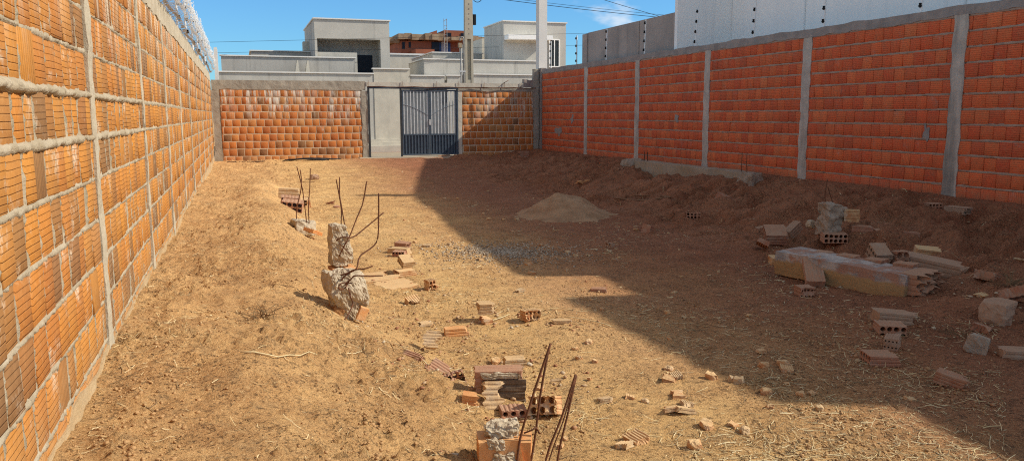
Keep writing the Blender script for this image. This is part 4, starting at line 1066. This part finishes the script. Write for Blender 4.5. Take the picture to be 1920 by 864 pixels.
SNK[0] = 0.
# ---- foundation beam by the right wall
fb_ = thing('foundation_beam', 'long low concrete foundation beam with broken ends at the foot of the red wall', 'beam', (8.3, 13.6, .2))
def beamshape(x, y_, z): return (x, y_ + .03 * mnoise.noise((x * 1.5, 0, z * 4)), z + .02 * mnoise.noise((x * 2, y_ * 4, 5)))
bmx = rock_mesh((4.3, .34, .34), 121, .985, .01, 26, beamshape, fine=.008)
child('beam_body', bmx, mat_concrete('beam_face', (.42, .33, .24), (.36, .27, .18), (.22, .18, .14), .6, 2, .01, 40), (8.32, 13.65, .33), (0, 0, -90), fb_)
child('broken_end', rock_mesh((.36, .36, .36), 122, .9, .2, 14, fine=.08), M['rubble_shade_dusty'], (8.28, 11.45, .33), (0, 0, 8), fb_)
child('broken_end', rock_mesh((.40, .4, .32), 123, .9, .2, 14, fine=.08), M['rubble_shade_dusty'], (8.2, 15.7, .36), (0, 0, 8), fb_)
for k in range(3): child('end_brick', brick_mesh(.2, .3, .08, 4, 2, True, .05, 124 + k), M['debris_red'], (7.9 - .06 * k, 15.5 + .05 * k, .30 - .1 * k), (0, 0, -100), fb_)
for (yy, zt) in ((15.2, .72), (11.65, .84)):
    for k in range(4):
        rebar(fb_, [(8.3 + .05 * (k % 2), yy + .07 * k, .45), (8.3 + .05 * (k % 2) + .01, yy + .07 * k + .01, zt - .04 * (k % 2))], .006)
    for zz in (.58, .68):
        rebar(fb_, [(8.3, yy, zz), (8.32, yy + .1, zz), (8.35, yy + .21, zz)], .004, 'tie_wire')
# ---- sand heap
n = 110; th = np.linspace(-1, 1, n); SX, SY = np.meshgrid(th, th)
RX, RY = .92, 1.08; hx, hy = 4.52, 10.95
ca, sa = math.cos(-.3), math.sin(-.3)
WX = hx + SX * RX * ca - SY * RY * sa; WY = hy + SX * RX * sa + SY * RY * ca
rr = np.sqrt((SX - .1) ** 2 * .95 + SY ** 2) * (1 + .35 * (fbm(WX * 1.6, WY * 1.6, 61, 3) - .5))
hh = np.clip(1 - rr, -.15, 1); prof_ = np.where(hh > 0, hh ** 1.12, hh)
HZ = gsm(WX, WY) - .035 + .345 * np.exp(-(rr / .56) ** 2.3) + (fbm(WX * 3.4, WY * 3.4, 63, 4) - .5) * .13 * np.clip(1.2 - rr, 0, 1) + (fbm(WX * 15, WY * 15, 65, 4) - .5) * .035
HZ = np.where(rr > 1.0, gsm(WX, WY) - .12, HZ)
ii = np.arange(n * n).reshape(n, n)
Fh = np.ascontiguousarray(np.stack([ii[:-1, :-1], ii[:-1, 1:], ii[1:, 1:], ii[1:, :-1]], -1).reshape(-1, 4))
hp = mk('sand_heap', np.stack([WX, WY, HZ], -1).reshape(-1, 3), Fh, M['sand'], smooth=True, loc=(hx, hy, 0))
tag(hp, 'pale heap of sand on the shaded floor of the lot', 'sand heap')

# ---- sticks, cables, bits
s1 = MB().tube([(6.05, 12.2, gz(6.05, 12.2) + .02), (6.4, 11.9, .05), (6.72, 11.45, gz(6.72, 11.45) + .04)], .014, 6).tube([(6.72, 11.45, gz(6.72, 11.45) + .04), (6.75, 11.9, .12), (6.55, 12.5, gz(6.55, 12.5) + .05)], .012, 6)
tag(s1.build('bent_stick', mat_plain('stick', (.28, .16, .09), (.2, .11, .06), 20, .9), loc=(6.5, 12, .05), smooth=True), 'bent brown stick lying right of the sand heap', 'stick')
cb = MB(); rg = random.Random(3)
for k in range(5):
    x0 = 1.1 + rg.uniform(-.1, .2); cb.tube([(x0 + t * (1.2 + .1 * k) / 6, 22.85 + .05 * k + .05 * math.sin(t + k), gz(x0 + t * .2, 22.6) + .015 + .05 * math.sin(math.pi * t / 6) * rg.uniform(.3, 1.1)) for t in range(7)], .018, 6)
tag(cb.build('cable_bundle', M['cable'], loc=(1.8, 22.8, .25), smooth=True), 'bundle of black tubing lying at the foot of the back wall', 'cable')
bo = MB().box(-.35, 1.25, 22.95, 23.05, gz(.4, 23) + .0, gz(.4, 23) + .05)
tag(bo.build('wood_board', mat_plain('board', (.17, .10, .06), None, 9, .9), loc=(.4, 23, .25)), 'thin dark board lying left of the black tubing by the back wall', 'board')

# loose chips one cannot tell apart
rg = random.Random(21); proto = [brick_mesh(.10, .07, .025, 0, 0, True, .035, 200 + k, .03) for k in range(4)] + [rock_mesh((.07, .06, .045), 210 + k, .7, .2, 5) for k in range(4)]
spots = [(2.23, 3.77), (2.29, 3.80), (2.14, 3.53), (2.06, 3.33), (2.07, 3.14), (2.47, 3.71), (2.57, 3.61), (1.89, 2.95), (1.68, 3.12), (1.60, 3.08), (2.0, 3.36), (2.12, 3.4), (2.89, 3.81), (3.01, 3.77), (3.35, 7.66), (2.6, 3.4), (2.97, 3.7), (1.75, 3.6)]
for k in range(70):
    yy = 3 + 11 * rg.random() ** 1.7; xx = rg.uniform(1.2, 2.2) + rg.random() * min(3.6, yy * .42)
    spots.append((xx, yy))
for k, (x, y_) in enumerate(spots):
    me = proto[k % 8]
    if k < 18: s = rg.uniform(.8, 1.15)
    else: s = rg.uniform(.35, .9)
    o = bpy.data.objects.new('brick_chip', me); COL.objects.link(o)
    if not me.materials: me.materials.append(M['debris_pale' if k % 8 in (1, 3, 6) else 'debris'])
    o.location = (x, y_, gz(x, y_) + .012 * s); o.scale = (s, s, s); o.rotation_euler = (rg.uniform(-.25, .25), rg.uniform(-.25, .25), rg.uniform(0, 6.28))
    tag(o, 'small loose chip of broken brick or stone on the straw-strewn floor', 'chip', 'loose chips on the floor')

# ================================================================== STUFF: gravel, clods, straw
rs = np.random.default_rng(5)
ico_bm = bmesh.new(); bmesh.ops.create_icosphere(ico_bm, subdivisions=1, radius=1)
ICO_V = np.array([v.co[:] for v in ico_bm.verts]); ICO_F = np.array([[v.index for v in f.verts] for f in ico_bm.faces]); ico_bm.free()
def scatter_lumps(X, Y, S, name, mat, kind_label=None, sink=.35, flat=.7, colvals=None, smooth=False):
    n = len(X); Z = gfull(X, Y)
    nzv = len(ICO_V)
    rad = 1 + rs.uniform(-.42, .42, (n, nzv, 1))
    P = ICO_V[None] * rad
    a = rs.uniform(0, 6.28, n); c, s = np.cos(a), np.sin(a)
    st = rs.uniform(.65, 1.4, (n, 1)); P[:, :, 0] *= st; P[:, :, 2] *= flat
    x = P[:, :, 0] * c[:, None] - P[:, :, 1] * s[:, None]; y_ = P[:, :, 0] * s[:, None] + P[:, :, 1] * c[:, None]
    V = np.stack([x * S[:, None] + X[:, None], y_ * S[:, None] + Y[:, None], P[:, :, 2] * S[:, None] + (Z + S * flat * (1 - 2 * sink))[:, None]], -1).reshape(-1, 3)
    Fi = (ICO_F[None] + (np.arange(n) * nzv)[:, None, None]).reshape(-1, 3)
    col = None
    if colvals is not None:
        col = np.repeat(np.stack([colvals, colvals, colvals, np.ones(n)], -1), len(ICO_F) * 3, axis=0)
    return mk(name, V, Fi, mat, col=col, smooth=smooth)
n = 3200
t = rs.uniform(0, 6.283, n); q = np.abs(rs.normal(0, .58, n))
gxp = 2.62 + np.cos(t) * q * .78 + .1; gyp = 8.15 + np.sin(t) * q * .75 - np.cos(t) * q * .22
tag(scatter_lumps(gxp, gyp, rs.uniform(.004, .012, n), 'gravel', M['pebble'], colvals=rs.random(n), sink=.25), 'patch of pale grey gravel on the soil across the shadow edge', 'gravel', kind='stuff')
def persp_xy(n, y0, y1, p=1.6, x0=-.66, x1=8.9):
    u = rs.random(n); Y = (y0 ** (1 - p) + u * (y1 ** (1 - p) - y0 ** (1 - p))) ** (1 / (1 - p))
    xr = np.minimum(x1, 1.18 * Y + .3); X = x0 + rs.random(n) * (xr - x0)
    return X, Y
X, Y = persp_xy(34000, 2.2, 22, 1.6)
m = fbm(X * 2.2, Y * 2.2, 71, 3) + .16 * np.exp(-((X + .5) / .35) ** 2) + .10 * ss(5, 6.5, X) - .04 * ss(1.2, 1.6, X) * (1 - ss(4.5, 5.5, X))
k = rs.random(len(X)) < ss(.40, .68, m); X, Y = X[k], Y[k]
S = .0025 + .0085 * rs.random(len(X)) ** 3.5 + .010 * (rs.random(len(X)) < .004)
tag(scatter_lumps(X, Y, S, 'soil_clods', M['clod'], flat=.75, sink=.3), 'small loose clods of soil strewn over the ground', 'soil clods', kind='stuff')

# crumbs of brick and mortar around the rubble
cx_, cy_ = [], []
for o in list(COL.objects):
    if o.get('category') in ('brick', 'brick shard', 'column stub', 'wall piece', 'wall stub', 'brick slab', 'rubble') and o.location.y < 12:
        k = 26 if o.location.y < 7 else 18
        cx_.append(o.location.x + rs.normal(0, .15, k)); cy_.append(o.location.y + rs.normal(0, .13, k))
cx_ = np.concatenate(cx_); cy_ = np.concatenate(cy_)
tag(scatter_lumps(cx_, cy_, .004 + .013 * rs.random(len(cx_)) ** 2.5, 'rubble_crumbs', M['crumb'], colvals=rs.random(len(cx_)), flat=.6, sink=.25), 'crumbs of brick and mortar on the soil around the rubble', 'crumbs', kind='stuff')
def straw_mesh(X, Y, L, wd, lift, tone, name):
    n = len(X); a = rs.uniform(0, 6.283, n); bend = rs.normal(0, .28, n); K = 5
    ts = np.linspace(-.5, .5, K)
    px = np.zeros((n, K)); py = np.zeros((n, K))
    for j, tt in enumerate(ts):
        ang = a + bend * tt
        px[:, j] = X + np.cos(ang) * L * tt; py[:, j] = Y + np.sin(ang) * L * tt
    pz = gfull(px, py)
    pz = np.maximum(pz, .5 * pz + .5 * pz.mean(1, keepdims=True)) + .004 + lift[:, None] * (np.linspace(0, 1, K)[None, :] ** 1.3)
    nx_ = -np.sin(a)[:, None] * wd[:, None] * .5; ny_ = np.cos(a)[:, None] * wd[:, None] * .5
    tilt = rs.normal(0, .5, n)[:, None] * wd[:, None] * .5
    V = np.stack([np.stack([px - nx_, py - ny_, pz - tilt], -1), np.stack([px + nx_, py + ny_, pz + tilt], -1)], 2).reshape(n, K * 2, 3)
    base = np.array([[2 * j, 2 * j + 1, 2 * j + 3, 2 * j + 2] for j in range(K - 1)])
    Fi = (base[None] + (np.arange(n) * K * 2)[:, None, None]).reshape(-1, 4)
    col = np.repeat(np.stack([tone, tone, tone, np.ones(n)], -1), (K - 1) * 4, axis=0)
    return mk(name, V.reshape(-1, 3), Fi, M['straw'], col=col)
X, Y = persp_xy(60000, 2.2, 20, 1.45)
m = fbm(X * 1.4, Y * 1.4, 81, 4)
dens = (.06 + .75 * ss(.44, .64, m)) * (.55 + .45 * ss(.9, 1.5, X)) * (1 - .45 * ss(2.2, 3.4, X)) * (1 - .75 * ss(5, 6.3, X)) * (1 - .6 * ss(11, 15, Y))
k = rs.random(len(X)) < dens; X, Y = X[k], Y[k]; n = len(X)
L = .02 + .09 * rs.random(n) ** 3.2; wd = rs.uniform(.0010, .0022, n) * (1 + .13 * Y)
lift = np.where(rs.random(n) < .07, rs.uniform(.01, .045, n), rs.uniform(0, .004, n))
tag(straw_mesh(X, Y, L, wd, lift, np.where(rs.random(n) < .30, rs.uniform(0, .2, n), rs.uniform(.4, 1, n)), 'dry_straw'), 'dry pale straw and twigs scattered thinly over the soil', 'straw', kind='stuff')
# small dead weeds
wrg = random.Random(77)
for (x, y_, n_, h_, lb) in [(.06, 4.95, 26, .09, 'low dark dead weed on the left terrace beside the bank'), (.95, 4.55, 22, .10, 'dead weed tangle on the bank beside the pale leaning brick face'),
                            (5.2, 6.72, 24, .16, 'dead weed standing at the left end of the collapsed slab'), (6.75, 6.9, 24, .14, 'dark dead weed on the slope right of the wall stub'),
                            (5.75, 4.55, 28, .17, 'tangle of dry twigs on the slope at the right edge'), (4.6, 3.95, 18, .11, 'dry weed between the grey lump and the red shards')]:
    m = MB()
    for k in range(n_):
        a = wrg.uniform(0, 6.28); l = h_ * wrg.uniform(.6, 1.7); t_ = wrg.uniform(.2, 1.3); ox, oy = wrg.gauss(0, .05), wrg.gauss(0, .05)
        P_ = []
        for j in range(5):
            s = j / 4; P_.append((x + ox + math.cos(a) * l * s * math.sin(t_) * (1 + .3 * s), y_ + oy + math.sin(a) * l * s * math.sin(t_) * (1 + .3 * s), gz(x + ox, y_ + oy) - .01 + l * math.cos(t_) * (s - .35 * s * s)))
        m.tube(P_, .0028, 4, .0012)
    tag(m.build('dead_weed', M['twig'], loc=(x, y_, gz(x, y_))), lb, 'weed')
# a few long single stalks
for k, (x, y_, l, a, lb) in enumerate([(.16, 4.05, .42, .35, 'long pale straw stalk lying on the left terrace near the wall'), (.95, 4.5, .4, 1.9, 'long pale stalk curving down the left bank'),
                                       (2.35, 5.1, .4, 2.2, 'pale curved stalk at the sunny side of the shadow edge'), (1.75, 5.38, .3, .5, 'pale stalk beside the balanced ribbed brick')]):
    pts = []
    for j in range(8):
        t_ = j / 7 - .5; xx = x + math.cos(a + .5 * t_) * l * t_; yy = y_ + math.sin(a + .5 * t_) * l * t_
        pts.append((xx, yy, gz(xx, yy) + .012))
    o = MB().tube(pts, .004, 5, .0025).build('dry_stalk', mat_plain('stalk%d' % k, (.70, .58, .34), (.6, .48, .27), 20, .8), loc=(x, y_, gz(x, y_)), smooth=True)
    tag(o, lb, 'stalk')

# ================================================================== LIGHT, SKY, CAMERA
SUNV = Vector((1, -.35, .80)).normalized()
el = math.asin(SUNV.z); az = math.atan2(SUNV.x, SUNV.y)
sd = bpy.data.lights.new('sun', 'SUN'); sd.energy = SUN_E; sd.angle = R(.53); sd.color = (1, .93, .80)
so = bpy.data.objects.new('sun', sd); COL.objects.link(so); so.rotation_euler = SUNV.to_track_quat('Z', 'Y').to_euler(); so.location = (20, -7, 16)
W = bpy.data.worlds.new('World'); scene.world = W; W.use_nodes = True
nt = W.node_tree; N = nt.nodes; Lk = nt.links
sky = N.new('ShaderNodeTexSky'); sky.sky_type = 'NISHITA'; sky.sun_disc = False; sky.sun_elevation = el; sky.sun_rotation = az
sky.air_density = 1.0; sky.dust_density = .3; sky.ozone_density = 1.5; sky.altitude = 300
bg = N['Background']; bg.inputs[1].default_value = SKY_S
tc = N.new('ShaderNodeTexCoord'); sx = N.new('ShaderNodeSeparateXYZ'); Lk.new(tc.outputs['Generated'], sx.inputs[0])
rp = N.new('ShaderNodeValToRGB'); Lk.new(sx.outputs[2], rp.inputs[0])
SKYTINT(rp)
mx = N.new('ShaderNodeMix'); mx.data_type = 'RGBA'; mx.blend_type = 'MULTIPLY'; mx.inputs[0].default_value = 1
Lk.new(sky.outputs[0], mx.inputs[6]); Lk.new(rp.outputs[0], mx.inputs[7])
# small fair-weather clouds low in the sky
mp_ = N.new('ShaderNodeMapping'); mp_.inputs['Scale'].default_value = (9, 9, 22); mp_.inputs['Location'].default_value = CLOUD_LOC
Lk.new(tc.outputs['Generated'], mp_.inputs[0])
nz = N.new('ShaderNodeTexNoise'); nz.inputs['Scale'].default_value = 1.0; nz.inputs['Detail'].default_value = 5; nz.inputs['Roughness'].default_value = .55; Lk.new(mp_.outputs[0], nz.inputs['Vector'])
mr = N.new('ShaderNodeMapRange'); mr.interpolation_type = 'SMOOTHSTEP'; mr.inputs[1].default_value = .55; mr.inputs[2].default_value = .74; mr.inputs[4].default_value = .75
Lk.new(nz.outputs[0], mr.inputs[0])
dp = N.new('ShaderNodeVectorMath'); dp.operation = 'DOT_PRODUCT'; Lk.new(tc.outputs['Generated'], dp.inputs[0]); dp.inputs[1].default_value = CLOUD_DIR
cmk = N.new('ShaderNodeMapRange'); cmk.interpolation_type = 'SMOOTHSTEP'; cmk.inputs[1].default_value = .988; cmk.inputs[2].default_value = .998; Lk.new(dp.outputs['Value'], cmk.inputs[0])
cm2 = N.new('ShaderNodeMath'); cm2.operation = 'MULTIPLY'; Lk.new(mr.outputs[0], cm2.inputs[0]); Lk.new(cmk.outputs[0], cm2.inputs[1])
m2 = N.new('ShaderNodeMix'); m2.data_type = 'RGBA'; Lk.new(cm2.outputs[0], m2.inputs[0]); Lk.new(mx.outputs[2], m2.inputs[6]); m2.inputs[7].default_value = CLOUD_COL
Lk.new(m2.outputs[2], bg.inputs[0])

cam = bpy.data.cameras.new('camera'); co = bpy.data.objects.new('camera', cam); COL.objects.link(co); scene.camera = co
cam.sensor_fit = 'HORIZONTAL'; cam.sensor_width = 36; cam.lens = 1479.3 / 1920 * 36; cam.clip_start = .05; cam.clip_end = 3000
yaw, pit, rol = .3304, .1456, -.003
Rv = Vector((math.cos(yaw), -math.sin(yaw), 0)); Fv = Vector((math.sin(yaw) * math.cos(pit), math.cos(yaw) * math.cos(pit), -math.sin(pit))); Uv = Rv.cross(Fv)
R2 = Rv * math.cos(rol) + Uv * math.sin(rol); U2 = -Rv * math.sin(rol) + Uv * math.cos(rol)
mat = Matrix((R2, U2, -Fv)).transposed().to_4x4(); mat.translation = (0, 0, 1.5); co.matrix_world = mat
scene.cycles.use_denoising = False; scene.cycles.filter_width = 1.1
scene.view_settings.view_transform = 'Standard'; scene.view_settings.look = 'None'; scene.view_settings.exposure = 0; scene.view_settings.gamma = 1
